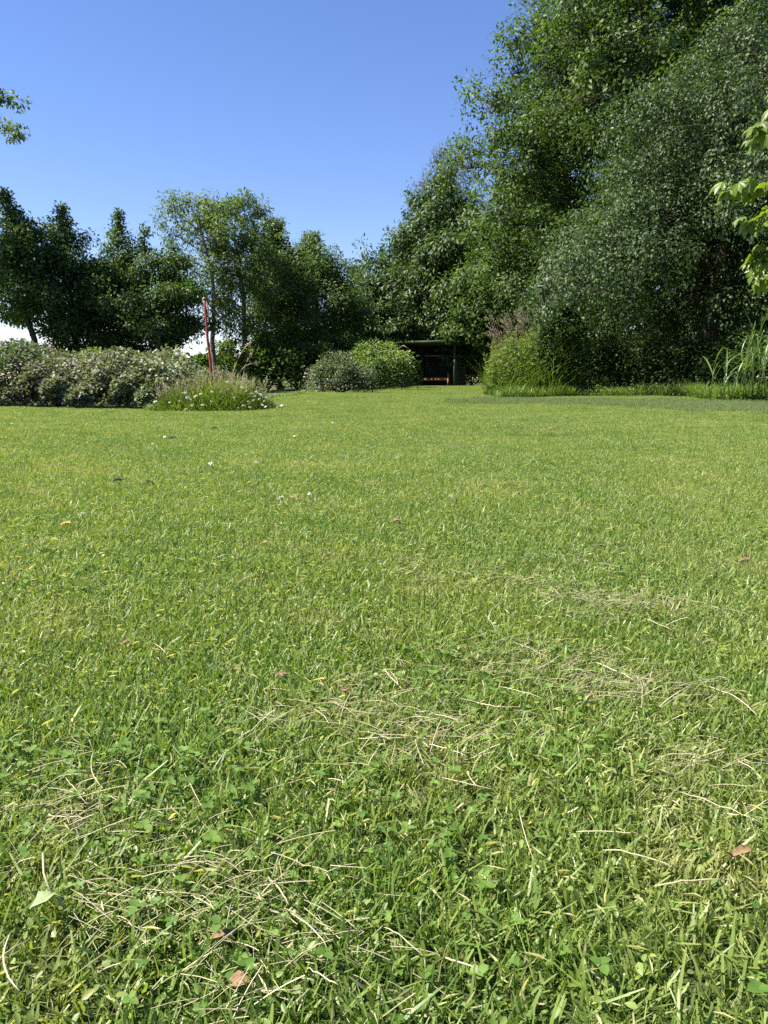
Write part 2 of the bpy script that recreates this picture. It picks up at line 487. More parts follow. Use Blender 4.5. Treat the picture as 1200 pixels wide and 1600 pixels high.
def straw_tuft(seed, n=32, r=.085, ang=0.4):
    """a loose swathe of dry clippings lying on the grass"""
    rng = np.random.default_rng(seed); mb = MB()
    p = disc(rng, n, r); p[:, 0] *= 1.7; p[:, 2] = rng.uniform(.010, .030, n)
    for i in range(n):
        a = rng.normal(ang, .75); L = rng.uniform(.012, .06); c = rng.normal(0, .14)
        t = np.linspace(-.5, .5, 4)
        path = p[i] + np.stack([np.cos(a + c * t) * t * L, np.sin(a + c * t) * t * L, rng.uniform(-.012, .012) * t * 2 + .0015 * (1 - 4 * t * t)], -1)
        mb.tube(path, rng.uniform(.0002, .00055), 3, tint=rng.uniform(0, 1), cap=False)
    return mb.mesh('straw_tuft')

cand = jitter_grid(rng, .35, 13, .16)
x, y = cand[:, 0], cand[:, 1]
st = np.sin((x * .55 + y * 1.0) * 5.2 + .8 * np.sin(x * 2.1) + .9) + .5 * np.sin(x * 3.3 - y * 1.1) + rng.normal(0, .4, len(x)) + .25 * np.tanh(x * 1.4)
sp = cand[(st > 1.35) & (rng.uniform(0, 1, len(st)) < .16)]
spots = [(520, 1130, 7), (620, 1080, 4), (700, 1160, 6), (330, 1420, 6), (300, 1450, 6), (400, 1480, 4), (130, 1250, 4), (120, 1310, 4), (940, 960, 7), (1000, 960, 6),
         (880, 930, 5), (820, 1050, 6), (960, 1085, 8), (1010, 1100, 6), (700, 910, 5), (1090, 1220, 6), (600, 1200, 5), (1180, 1300, 5), (860, 880, 5), (480, 1540, 4)]
ex = []
for (a, b, k) in spots:
    for j in range(max(2, int(k * .75))):
        qx, qy = G(a + rng.normal(0, 26), b + rng.normal(0, 9)); ex.append((qx, qy, float(gz(qx, qy))))
sp = np.vstack([sp, np.array(ex)])
n = len(sp)
g = scatter('grass_clippings', [straw_tuft(300 + k) for k in range(6)], M['straw'], sp, rng.normal(-.45, .5, n), rng.uniform(.7, 1.2, n), rng.integers(0, 6, n))
tag(g, 'pale dry hay clippings strewn in swathes over the lawn', 'clippings', kind='stuff')

# band of coarser grey-green grass with taller blades
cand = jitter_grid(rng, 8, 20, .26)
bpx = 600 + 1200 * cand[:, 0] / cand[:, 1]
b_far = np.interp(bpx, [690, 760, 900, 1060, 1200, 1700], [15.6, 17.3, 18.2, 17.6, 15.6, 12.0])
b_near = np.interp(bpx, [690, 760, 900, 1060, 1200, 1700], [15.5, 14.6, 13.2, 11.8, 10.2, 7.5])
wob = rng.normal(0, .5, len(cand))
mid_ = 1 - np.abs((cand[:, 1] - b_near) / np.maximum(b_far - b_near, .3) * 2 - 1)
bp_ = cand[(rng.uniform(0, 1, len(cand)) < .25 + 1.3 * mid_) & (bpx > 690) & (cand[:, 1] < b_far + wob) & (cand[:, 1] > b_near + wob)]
n = len(bp_)
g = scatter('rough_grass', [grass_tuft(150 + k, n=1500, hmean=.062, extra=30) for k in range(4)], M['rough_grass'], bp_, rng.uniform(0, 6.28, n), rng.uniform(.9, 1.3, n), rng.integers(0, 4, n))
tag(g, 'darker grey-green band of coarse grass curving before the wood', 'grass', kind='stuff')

# ------------------------------------------------------------------ trees
def tree(name, label, base, H, crown, mat, seed, leaves=20000, leaf=.11, clump=.45, limbs=30, trunk_r=.12, t0=.2,
         up=.5, lean=(0, 0), group=None, bark='bark', droop=0.0, stems=None, sub=5, flat=.7, wl=.55, tip=1.0, cat='tree', fill=0.0, bough=0.0, nb=26, bflat=.75, wild=0.0):
    """tapered trunk(s) and limbs, with leaves gathered in clumps at the twig ends.
       crown: list of (t, radius) along the height"""
    rng = np.random.default_rng(seed)
    bx, by = base; bz = float(gz(bx, by))
    root = thing(name, label, cat, (bx, by, bz), group)
    wood = MB()
    ct, cr = zip(*crown)
    rad = lambda t: np.interp(t, ct, cr)
    def trunk_path(l, h, seed2):
        r2 = np.random.default_rng(seed2)
        t = np.linspace(0, 1, 12)
        wob = np.cumsum(r2.normal(0, .018 * h, (12, 2)), 0) * .5; wob[0] = 0
        return np.column_stack([l[0] * t + wob[:, 0], l[1] * t + wob[:, 1], h * t - .08 * (t == 0)])
    stemlist = [(lean, H * .97, trunk_r)] + [(s[:2], s[2], s[3]) for s in (stems or [])]
    paths = []
    for k, (l, h, r) in enumerate(stemlist):
        pth = trunk_path(l, h, seed * 7 + k)
        tt = np.linspace(0, 1, 12)
        rr = r * (1 - tt) ** .8 + .012
        rr[0] *= 1.35
        wood.tube(pth, rr, 8)
        paths.append(pth)
    cl_c, cl_r, cl_n = [], [], []
    for i in range(limbs):
        pth = paths[i % len(paths)] if i % 3 else paths[0]
        t = t0 + (1 - t0) * ((i + rng.uniform(0, 1)) / limbs) ** .9
        t = min(t, .985)
        p0 = np.array([np.interp(t, np.linspace(0, 1, 12), pth[:, k]) for k in range(3)])
        az = i * 2.39996 + rng.normal(0, .35)
        r = rad(t) * rng.uniform(.72 - wild, 1.12 + wild)
        d = np.array([math.cos(az), math.sin(az), 0])
        if bough: r = max(r - .7 * bough, .35 * r)
        u = up * rng.uniform(.6, 1.3) * (1 - .75 * t)
        s = np.linspace(0, 1, 6)[:, None]
        p1 = p0 + d * r * s + np.array([0, 0, 1.]) * (r * u * s - droop * r * s ** 2)
        p1 += rng.normal(0, .03 * r, p1.shape) * s
        wood.tube(p1, np.linspace(max(.012, trunk_r * .38 * (1 - t * .6)), .006, 6), 5, cap=False)
        if bough:
            for f in ((1.0, .55) if r > 2.2 * bough else (1.0,)):
                c0 = np.array([np.interp(f, np.linspace(0, 1, 6), p1[:, k]) for k in range(3)])
                br = bough * rng.uniform(.7, 1.25) * (.3 + .7 * min(1, r / (.6 * max(cr))))
                for j in range(2):
                    cl_c.append(c0 + rng.normal(0, .2 * br, 3)); cl_r.append(clump * .9 * (.35 + .65 * min(1, r / (.45 * max(cr))))); cl_n.append(np.array([0, -.3, .6]))
                for j in range(nb):
                    dv = unit(rng.normal(0, 1, 3)); dv[2] = abs(dv[2]) - (.45 if droop < .2 else .75) * rng.uniform(0, 1)
                    dv = unit(dv)
                    e = c0 + dv * br * rng.uniform(.72, 1.1) * np.array([1, 1, bflat])
                    if droop < .4 or j % 4 == 0: wood.tube(np.array([c0, (c0 + e) / 2 + [0, 0, .05 * br], e]), [.014, .009, .004], 3, cap=False)
                    cl_c.append(e); cl_r.append(clump * rng.uniform(.6, 1.3) * (.35 + .65 * min(1, r / (.45 * max(cr))))); cl_n.append(dv)
            continue
        ns = max(2, int(sub * (.5 + r / max(cr))))
        for j in range(ns):
            f = rng.uniform(.35, 1.0) if j else 1.0
            q0 = np.array([np.interp(f, np.linspace(0, 1, 6), p1[:, k]) for k in range(3)])
            aa = az + rng.normal(0, .9)
            ln = r * rng.uniform(.12, .34) + .1
            e = q0 + np.array([math.cos(aa), math.sin(aa), rng.normal(.35, .4) - droop * .8]) * ln
            mid = (q0 + e) / 2 + np.array([0, 0, .06 * ln])
            wood.tube(np.array([q0, mid, e]), [.012, .008, .004], 3, cap=False)
            cl_c.append(e); cl_r.append(clump * rng.uniform(.6, 1.25) * (1 if f > .5 else .8))
            if fill and rng.uniform() < fill:
                cl_c.append(q0 * .6 + p0 * .4); cl_r.append(clump * .9)
    for pth in paths:                                   # leading shoots
        for k in range(int(5 * tip)):
            t = 1 - .028 * k
            c = np.array([np.interp(t, np.linspace(0, 1, 12), pth[:, m]) for m in range(3)])
            cl_c.append(c + rng.normal(0, .03 + .022 * k, 3)); cl_r.append(clump * (.20 + .05 * k))
    cl_n = np.vstack([np.array(cl_n).reshape(-1, 3), np.tile([0, 0, .8], (len(cl_c) - len(cl_n), 1))])
    cl_c = np.array(cl_c); cl_r = np.array(cl_r)
    wgt = cl_r ** 2; cnt = rng.multinomial(leaves, wgt / wgt.sum())
    C = np.repeat(cl_c, cnt, 0); Rr = np.repeat(cl_r, cnt)
    N = len(C)
    g3 = unit(rng.normal(0, 1, (N, 3)))
    dist = rng.uniform(.15, 1, N) ** .6
    off = g3 * (Rr * dist)[:, None] * np.array([1, 1, flat])
    if droop > 0.15:                                     # hanging sprays
        off[:, 2] *= 1.0 + 1.6 * droop
        off[:, 2] -= Rr * droop * .8
    Pp = C + off
    Pp[:, 2] = np.maximum(Pp[:, 2], .03)
    ax = g3 * .8 + np.array([0, 0, -.35 - droop * .8]) + rng.normal(0, .45, (N, 3))
    nm = np.array([0, 0, .35]) + np.repeat(cl_n, cnt, 0) * .75 + g3 * .35 + rng.normal(0, .38, (N, 3))
    cltint = rng.normal(0, .11, len(cl_c))
    tint = np.clip(.45 + np.repeat(cltint, cnt) + rng.normal(0, .2, N), 0, 1)
    fol = MB()
    L = leaf * rng.uniform(.65, 1.25, N)
    add_leaves(fol, Pp, ax, nm, L, L * wl, tint, LEAF2)
    link('trunk', wood.mesh('trunk', True), M[bark], root)
    link('crown', fol.mesh('crown'), M[mat], root)
    return root

def tree_px(px, top, Y):
    p = P(px, top, Y)
    return (p[0], p[1]), p[2]

LROW = 'trees in the row behind the brambles'
def row_tree(name, label, px, top, Y, crown_px, mat, seed, **kw):
    base, H = tree_px(px, top, Y)
    rmax = crown_px / 1200 * Y
    cr = kw.pop('prof', [(0, .5), (.25, .95), (.45, 1.0), (.7, .7), (.88, .36), (1, .12)])
    return tree(name, label, base, H, [(a, b * rmax) for a, b in cr], mat, seed, group=LROW, **kw)

row_tree('alder_tree', 'dark alder with bare lower trunk at the outer end of the row', 32, 286, 25, 66, 'alder', 11, leaves=20000, bough=.30, nb=9, tip=1, wild=.25, prof=[(0, .6), (.25, 1.0), (.45, .97), (.65, .76), (.8, .50), (.9, .27), (.96, .12), (1, .03)], leaf=.115, limbs=52, trunk_r=.11, t0=.30, clump=.42, lean=(-.35, 0))
row_tree('alder_tree', 'pointed dark green alder with dense skirt low over the brambles', 116, 312, 26, 62, 'alder', 12, leaves=23000, bough=.30, nb=9, tip=1, wild=.25, prof=[(0, .6), (.25, 1.0), (.45, .97), (.65, .76), (.8, .50), (.9, .27), (.96, .12), (1, .03)], leaf=.115, limbs=62, trunk_r=.11, t0=.10, clump=.42, fill=.3)
row_tree('alder_tree', 'slender alder with a thin spire tip between two broader alders', 178, 318, 27, 50, 'alder', 13, leaves=17000, wild=.2, bough=.26, nb=8, tip=1.2, leaf=.115, limbs=58, trunk_r=.10, t0=.10, clump=.38,
         prof=[(0, .8), (.3, 1), (.5, .9), (.66, .65), (.8, .40), (.92, .20), (1, .04)], fill=.3)
row_tree('alder_tree', 'broad alder with several thin leaning stems beside the ash', 228, 346, 26, 66, 'alder', 14, leaves=21000, bough=.32, nb=9, tip=1, wild=.25, prof=[(0, .6), (.25, 1.0), (.45, .97), (.65, .76), (.8, .50), (.9, .27), (.96, .12), (1, .03)], leaf=.115, limbs=58, trunk_r=.09, t0=.22, clump=.42,
         stems=[(1.1, -.3, 4.4, .06), (.75, .2, 4.9, .06)], lean=(-.1, 0), fill=.2)
ASHP = [(0, .3), (.3, .65), (.5, .9), (.72, 1.0), (.88, .7), (1, .2)]
row_tree('ash_tree', 'open ash with bare upper twigs behind the red stake', 320, 300, 29, 56, 'ash', 15, leaves=8500, leaf=.13, limbs=44, trunk_r=.10, t0=.28, clump=.36, up=1.1, bark='bark_pale', prof=ASHP, wl=.42, lean=(-.3, 0), sub=4)
row_tree('ash_tree', 'grey-trunked ash with light feathery leaves, second along from the stake', 384, 303, 30, 50, 'ash', 16, leaves=12500, leaf=.14, limbs=46, trunk_r=.11, t0=.2, clump=.38, up=1.1, bark='bark_pale', prof=ASHP, wl=.42, sub=4)
row_tree('willow_tree', 'light green willow joining the ash to the dense end tree', 432, 336, 33, 58, 'willow', 17, leaves=27000, bough=.65, nb=11, leaf=.15, limbs=60, trunk_r=.11, t0=.12, clump=.44, up=.8, wl=.36, fill=.3,
         prof=[(0, .8), (.3, 1), (.6, .95), (.8, .7), (1, .25)])
row_tree('willow_tree', 'dense round-topped willow at the inner end of the row', 490, 366, 36, 74, 'willow', 18, leaves=36000, bough=.85, nb=14, leaf=.16, limbs=64, trunk_r=.13, t0=.08, clump=.5, up=.7, wl=.36, fill=.4,
         prof=[(0, .95), (.3, 1), (.55, .9), (.75, .7), (.9, .4), (1, .15)])
# off-frame tree whose sprays reach in at the left edge
b, H = tree_px(-236, 10, 22)
tree('alder_tree', 'alder whose leafy sprays reach in against the open blue sky', b, H, [(0, .4), (.55, 2.6), (.7, 3.5), (.82, 3.4), (.93, 2), (1, .3)], 'ash', 19, leaves=17000, leaf=.12, limbs=40, trunk_r=.12, t0=.70, clump=.30, sub=5, up=.3)

# right-hand wood
b, H = tree_px(566, 418, 52)
tree('ash_tree', 'small pale feathery tree in the gap beside the chestnut', b, H, [(0, 1.2), (.5, 1.9), (.8, 1.3), (1, .3)], 'willow', 31, leaves=11000, leaf=.17, limbs=34, trunk_r=.13, t0=.1, clump=.5, bark='bark_pale', up=.9)
b, H = tree_px(704, 206, 56)
tree('birch_tree', 'grey-green weeping birch top rising behind the chestnut', b, H, [(0, 1.5), (.5, 2.6), (.8, 2.5), (.92, 1.7), (1, .5)], 'birch', 32, leaves=30000, leaf=.14, limbs=50, trunk_r=.22, t0=.3, clump=.6, droop=.75, bark='bark_pale', up=.8, wl=.4)
b, H = tree_px(692, 262, 45)
tree('chestnut_tree', 'broad dark chestnut overhanging the shelter roof', b, H, [(0, 4.3), (.2, 5.1), (.45, 5.0), (.7, 3.9), (.9, 2.2), (1, .8)], 'chestnut', 33, leaves=60000, bough=1.25, nb=16, leaf=.27, limbs=72, trunk_r=.32, t0=.13, clump=.5, up=.25, droop=.25, sub=6, fill=.3, wl=.42)
b, H = tree_px(578, 428, 42)
tree('chestnut_tree', 'lower yellow-green chestnut leaning out beside the broad one', b, H, [(0, 2.2), (.4, 2.5), (.75, 1.8), (1, .5)], 'chestnut', 34, leaves=24000, bough=.9, nb=12, leaf=.24, limbs=40, trunk_r=.2, t0=.1, clump=.45, up=.3, droop=.2, fill=.3, wl=.42)
b, H = tree_px(985, -190, 35)
tree('oak_tree', 'very tall dark green tree towering above the whole wood', b, H, [(0, 6.2), (.2, 7.2), (.4, 7.4), (.6, 6.6), (.8, 5.2), (1, 1.8)], 'oak', 35, leaves=185000, bough=1.5, nb=26, leaf=.185, limbs=125, trunk_r=.42, t0=.06, clump=.50, up=.30, sub=8, fill=.4, wl=.5)
b, H = tree_px(840, 250, 40)
tree('oak_tree', 'mid-height dark tree filling in between chestnut and tallest tree', b, H, [(0, 4.0), (.3, 4.2), (.6, 3.5), (.85, 2.2), (1, .9)], 'oak', 36, leaves=60000, bough=1.2, nb=20, leaf=.22, limbs=80, trunk_r=.28, t0=.10, clump=.48, up=.35, sub=6, fill=.3, wl=.5)
b, H = tree_px(1140, 10, 23)
tree('weeping_tree', 'silvery leaved weeping tree hanging to the long grass verge', b, H, [(0, 4.2), (.15, 5.2), (.4, 5.4), (.6, 4.9), (.8, 3.6), (.92, 2.3), (1, .9)], 'thorn', 37, leaves=200000, bough=1.45, bflat=1.0, nb=40, leaf=.093, limbs=72, trunk_r=.3, t0=.24, clump=.36, up=.35, droop=.5, sub=8, fill=.25, wl=.62)
b, H = tree_px(1330, -60, 26)
tree('weeping_tree', 'weeping tree at the outer end of the wood behind the reeds', b, H, [(0, 3.6), (.15, 4.6), (.4, 4.7), (.6, 4.2), (.8, 3.0), (1, .8)], 'thorn', 38, leaves=60000, bough=1.1, bflat=1.05, nb=20, leaf=.145, limbs=70, trunk_r=.3, t0=.06, clump=.4, up=.35, droop=.45, sub=7, fill=.25, wl=.62)

# ------------------------------------------------------------------ shrubs
def shrub(name, label, cat, cx, cy, rx, ry, h, mat, seed, n, leaf, lobes=26, group=None, wl=.6, tmpl=LEAF2, tshift=0.0, low=.05):
    """dome of many leafy lobes on thin stems"""
    rng = np.random.default_rng(seed)
    z0 = float(gz(cx, cy))
    root = thing(name, label, cat, (cx, cy, z0), group)
    wood = MB(); fol = MB()
    th = rng.uniform(0, 2 * math.pi, lobes); ph = np.sqrt(rng.uniform(0, 1, lobes))
    lc = np.stack([np.cos(th) * ph * rx * .8, np.sin(th) * ph * ry * .8, np.sqrt(np.maximum(0, 1 - .8 * ph ** 2)) * h * rng.uniform(.45, .95, lobes)], -1)
    lr = rng.uniform(.18, .42, lobes) * min(rx, ry, h * 1.2)
    for c in lc:
        s = np.linspace(0, 1, 5)[:, None]
        wood.tube(np.array([0, 0, 0]) * (1 - s) + c * s + np.array([.12, .12, 0]) * rng.normal(0, 1, 3) * s * (1 - s), np.linspace(.02, .005, 5), 4, cap=False)
    low_n = int(n * .20)
    g3 = unit(rng.normal(0, 1, (n, 3)))
    pick = rng.integers(0, lobes, n)
    p = lc[pick] + g3 * (lr[pick] * rng.uniform(.35, 1.05, n))[:, None]
    # skirt: outer shell down to the ground
    t2 = rng.uniform(0, 2 * math.pi, low_n); zz = rng.uniform(low, .75, low_n)
    rr = (1 + .12 * np.sin(3 * t2 + seed) + rng.normal(0, .12, low_n)) * np.sqrt(1 - .55 * zz ** 2) * rng.uniform(.8, 1.02, low_n)
    p[:low_n] = np.stack([np.cos(t2) * rx * rr, np.sin(t2) * ry * rr, zz * h], -1)
    g3[:low_n] = unit(np.stack([np.cos(t2), np.sin(t2), zz * .6], -1))
    p[:, 2] = np.maximum(p[:, 2], .03)
    ax = g3 * .9 + np.array([0, 0, .1]) + rng.normal(0, .5, (n, 3))
    nm = g3 * .5 + np.array([0, 0, .9]) + rng.normal(0, .45, (n, 3))
    tint = np.clip(.5 + tshift + rng.normal(0, .22, n), 0, 1)
    L = leaf * rng.uniform(.6, 1.25, n)
    add_leaves(fol, p, ax, nm, L, L * wl, tint, tmpl)
    link('stems', wood.mesh('stems'), M['bark'], root)
    link('foliage', fol.mesh('foliage'), M[mat], root)
    return root

x, _, _ = P(532, 600, 25.5)
shrub('flowering_bush', 'low pale grey-green bush in front of the brighter round bush', 'bush', x, 25.8, 1.12, 1.0, 1.25, 'bramble', 51, 14000, .075, 34)
x, _, _ = P(588, 600, 30)
shrub('round_bush', 'tall bright green round bush beside the shelter', 'bush', x, 30.2, 1.35, 1.2, 1.95, 'shrub', 52, 17000, .10, 36)
x, _, _ = P(640, 600, 36)
shrub('ivy_bush', 'dark narrow leafy bush against the end of the shelter', 'bush', x, 36.5, .5, .5, 1.5, 'oak', 53, 6000, .10, 16)
UG = 'dark shrubs under the trees'
for k, (px, Y, rx, h) in enumerate([(415, 29, 1.5, 2.0), (465, 31, 1.6, 2.4), (515, 33, 1.8, 2.8), (560, 37, 1.8, 3.0), (350, 31, 1.5, 1.7), (250, 31, 1.3, 1.7), (170, 32, 1.4, 1.9), (100, 32, 1.4, 1.6),
                                     (738, 43.5, 1.3, 1.7), (800, 40, 2.0, 3.2), (850, 33, 1.9, 2.8)]):
    where = ('behind the grey-trunked ash', 'under the light green willow', 'under the round-topped willow', 'behind the round bush', 'between the two ash trunks', 'under the broad alder', 'under the slender alder',
             'under the pointed alder', 'beyond the end of the shelter', 'between shelter and tall herbs', 'behind the tall herb clump')[k]
    x, _, _ = P(px, 600, Y)
    shrub('understorey_shrub', 'dark green shrub in deep shade ' + where, 'shrub', x, Y, rx, 1.2, h, 'oak', 60 + k, 7000, .15, 18, UG)
for k, (px, Y, rx, h) in enumerate([(905, 29, 2.0, 2.6), (985, 30, 2.2, 2.8), (1070, 30, 2.2, 2.8), (1150, 29, 2.2, 2.8), (1240, 29, 2.3, 2.8), (1330, 28, 2.3, 2.8)]):
    x, _, _ = P(px, 600, Y)
    shrub('understorey_shrub', 'dark leafy shrub deep in the wood behind the weeping trees', 'shrub', x, Y, rx, 1.2, h, 'oak', 180 + k, 7000, .17, 20, 'shrubs deep in the wood')
for k, (px, Y, rx, h) in enumerate([(930, 23, 1.3, 1.9), (1010, 22.5, 1.4, 1.7), (1090, 22, 1.4, 1.8), (1180, 21, 1.5, 2.0)]):
    x, _, _ = P(px, 600, Y)
    shrub('understorey_shrub', 'dark shrub in the shade of the weeping tree ' + ('next to the silvery shrub', 'between silvery shrub and trunk', 'by its trunk', 'behind the reeds')[k], 'shrub', x, Y, rx, .9, h, 'thorn', 80 + k, 7000, .11, 18, 'dark shrubs beneath the weeping tree')

x, _, _ = P(874, 600, 21.25)
shrub('leafy_shrub', 'silvery green shrub hiding the foot of the bird post', 'shrub', x, 21.25, .7, .4, 2.75, 'thorn', 97, 15000, .10, 30)
# bramble thicket: one continuous mass behind the left of the lawn
def bramble():
    rng = np.random.default_rng(91)
    x0, x1, y0, y1 = -11.5, -3.35, 13.0, 16.2
    root = thing('bramble_thicket', 'long low bramble thicket with grey-green leaves along the lawn edge', 'bramble', (-7, 14.4, 0))
    off = np.array([7, -14.4, 0])
    def top(x, y):
        e = np.clip((x1 - x) / .9, 0, 1) ** .5 * np.clip((y - y0 + .05) / .75, 0, 1) ** .45
        hgt = .93 + .10 * np.sin(x * 1.7 + 1) + .07 * np.sin(x * 4.1 + y * 2) + .05 * np.sin(7.3 * x - 2 * y)
        return e * hgt
    fol = MB(); n = 52000
    px = rng.uniform(x0, x1, n); front = rng.uniform(0, 1, n) < .62
    py = np.where(front, y0 + np.abs(rng.normal(0, .38, n)), rng.uniform(y0, y1, n))
    zt = top(px, py)
    z = np.where(front, zt * rng.uniform(.12, 1.04, n), zt * rng.uniform(.75, 1.08, n))
    lump = .16 * np.sin(px * 5.3 + z * 7) + .10 * np.sin(px * 11 - z * 9)
    py = py + np.where(front, lump, 0)
    p = np.stack([px, py, np.maximum(z, .03)], -1)
    out = np.stack([rng.normal(0, .3, n), np.where(front, -.75, -.2), np.full(n, .5)], -1)
    ax = out + rng.normal(0, .6, (n, 3)) + np.array([0, 0, -.4]); nm = out * .6 + np.array([0, 0, .8]) + rng.normal(0, .45, (n, 3))
    tint = np.clip(.46 + .13 * np.sin(px * 1.3 + .5) + .0 * px + rng.normal(0, .2, n) + np.where(px > -6, .08, 0), 0, 1)
    L = .075 * rng.uniform(.6, 1.3, n)
    add_leaves(fol, p + off, ax, nm, L, L * .72, tint, LEAF2)
    link('foliage', fol.mesh('foliage'), M['bramble'], root)
    wood = MB()
    for i in range(90):
        cx, cy = rng.uniform(x0, x1), rng.uniform(y0 + .2, y1)
        h = float(top(cx, cy)) * rng.uniform(.8, 1.15); a = rng.uniform(0, 6.28); l = rng.uniform(.4, 1.0)
        s = np.linspace(0, 1, 6)
        wood.tube(np.stack([cx + np.cos(a) * l * s, cy + np.sin(a) * l * s, h * np.sin(s * 2.2) / .95], -1) + off, .007, 4, cap=False)
    link('canes', wood.mesh('canes'), M['timber_red'], root)
bramble()
x, y, z = P(150, 560, 15.2)
shrub('sapling', 'bright yellow-green sapling poking up out of the brambles', 'sapling', x, y, .42, .35, 1.28, 'herb', 95, 900, .085, 12, low=.5)

# ------------------------------------------------------------------ shelter
SX, SY = P(668, 600, 40)[0], 40.0
SZ = float(gz(SX, SY)) - .02
sh = thing('garden_shelter', 'dark open-fronted timber shelter with flat roof under the trees', 'shelter', (SX, SY, SZ), rz=R(-20))
def part(name, mat, parent, *boxes):
    mb = MB()
    for bx in boxes: mb.box(*bx[:2], **(bx[2] if len(bx) > 2 else {}))
    return link(name, mb.mesh(name), M[mat], parent)
W2, D2 = 1.42, 2.0
rf = part('roof', 'roof_felt', sh, ((0, .95, 2.15), (2 * W2 + .34, D2 + .5, .06), dict(rx=R(-6))))
part('fascia', 'timber_green', rf, ((0, -.325, 2.275), (2 * W2 + .38, .03, .13)))
for xx, yy, hh in ((-W2, 0, 2.2), (W2, 0, 2.2), (-W2, D2, 2.0), (W2, D2, 2.0)):
    part('post', 'timber_green' if (xx > 0 and yy == 0) else 'timber_dark', sh, ((xx, yy, hh / 2), (.10, .10, hh)))
for k in range(14):
    part('back_board', 'timber_dark', sh, ((-W2 + .1 + k * .202, D2 + .065, .98), (.196, .022, 1.94)))
for s_ in (-1, 1):
    for k in range(10):
        part('side_board', 'timber_green' if s_ > 0 else 'timber_dark', sh, ((s_ * (W2 + .062), .13 + k * .196, .76), (.022, .19, 1.48)))
    part('side_rail', 'timber_dark', sh, ((s_ * (W2 + .0), 1.0, 1.52), (.07, 1.86, .07)))
part('shelf_rail', 'grey_board', sh, ((.2, 1.2, 1.62), (1.9, .05, .07)))
part('floor_board', 'timber_dark', sh, ((0, 1.0, .05), (2.7, 1.9, .08)))
bn = thing('wooden_bench', 'low red-brown wooden bench standing inside the shelter', 'bench', (SX, SY, SZ + .09), rz=R(-20))
for k in range(3): part('seat_slat', 'timber_red', bn, ((.12, .34 + k * .13, .40), (1.9, .115, .03)))
for xx in (-.78, 1.0):
    for yy in (.32, .62): part('leg', 'timber_red', bn, ((xx, yy, .19), (.07, .07, .385)))
    part('armrest', 'timber_red', bn, ((xx, .47, .60), (.09, .42, .05)), ((xx, .32, .50), (.07, .06, .17)), ((xx, .62, .50), (.07, .06, .17)))
part('front_rail', 'timber_red', bn, ((.11, .30, .30), (1.7, .03, .12)))

# bird table with tan pitched roof, beside the shelter
x, y, z = P(630, 545, 33)
bt = thing('bird_table', 'small tan pitched roof of a bird table above the round bush', 'bird table', (x, y, float(gz(x, y))))
part('post', 'timber_dark', bt, ((0, 0, (z - .25) / 2), (.07, .07, z - .25)))
part('tray', 'tan_roof', bt, ((0, 0, z - .235), (.42, .36, .03)))
for a in (-.17, .17):
    for b_ in (-.13, .13): part('upright', 'timber_dark', bt, ((a, b_, z - .14), (.025, .025, .16)))
for s_ in (-1, 1): part('roof_board', 'tan_roof', bt, ((s_ * .125, 0, z + .0), (.30, .46, .02), dict(ry=s_ * R(32))))

# ------------------------------------------------------------------ red stake
def stake():
    x, y, _ = P(334, 632, 12.0)
    z0 = float(gz(x, y))
    top = P(320, 466, 12.0)
    root = thing('red_stake', 'crooked flaking red wooden stake standing in the grass mound', 'stake', (x, y, z0))
    t = np.linspace(0, 1, 14)
    d = np.array([top[0] - x, 0, top[2] - z0])
    path = t[:, None] * d + np.stack([.004 * np.sin(t * 5.5) + .004 * np.sin(t * 17), .02 * np.sin(t * 6), -.25 * (t == 0)], -1)
    mb = MB(); mb.tube(path, .023 - .005 * t + .003 * np.sin(t * 31), 7)
    link('pole', mb.mesh('pole', False), M['red_paint'], root)
    mb = MB()
    e = path[-1]
    s = np.linspace(0, 1, 6)[:, None]
    mb.tube(e + np.array([.034, -.012, -.04]) + s * np.array([.016, 0, -.30]) + np.array([.012, 0, 0]) * np.sin(s * 3.1), [.004, .012, .014, .013, .009, .003], 4)
    link('splinter', mb.mesh('splinter'), M['pale_wood'], root)  # right-hand prong; its pale pink stands in for a sunlit edge
    mb = MB(); mb.tube(np.array([e + [-.004, 0, -.01], e + [.0, 0, .012]]), [.028, .012], 7)
    link('cap', mb.mesh('cap'), M['pale_wood'], root)
stake()

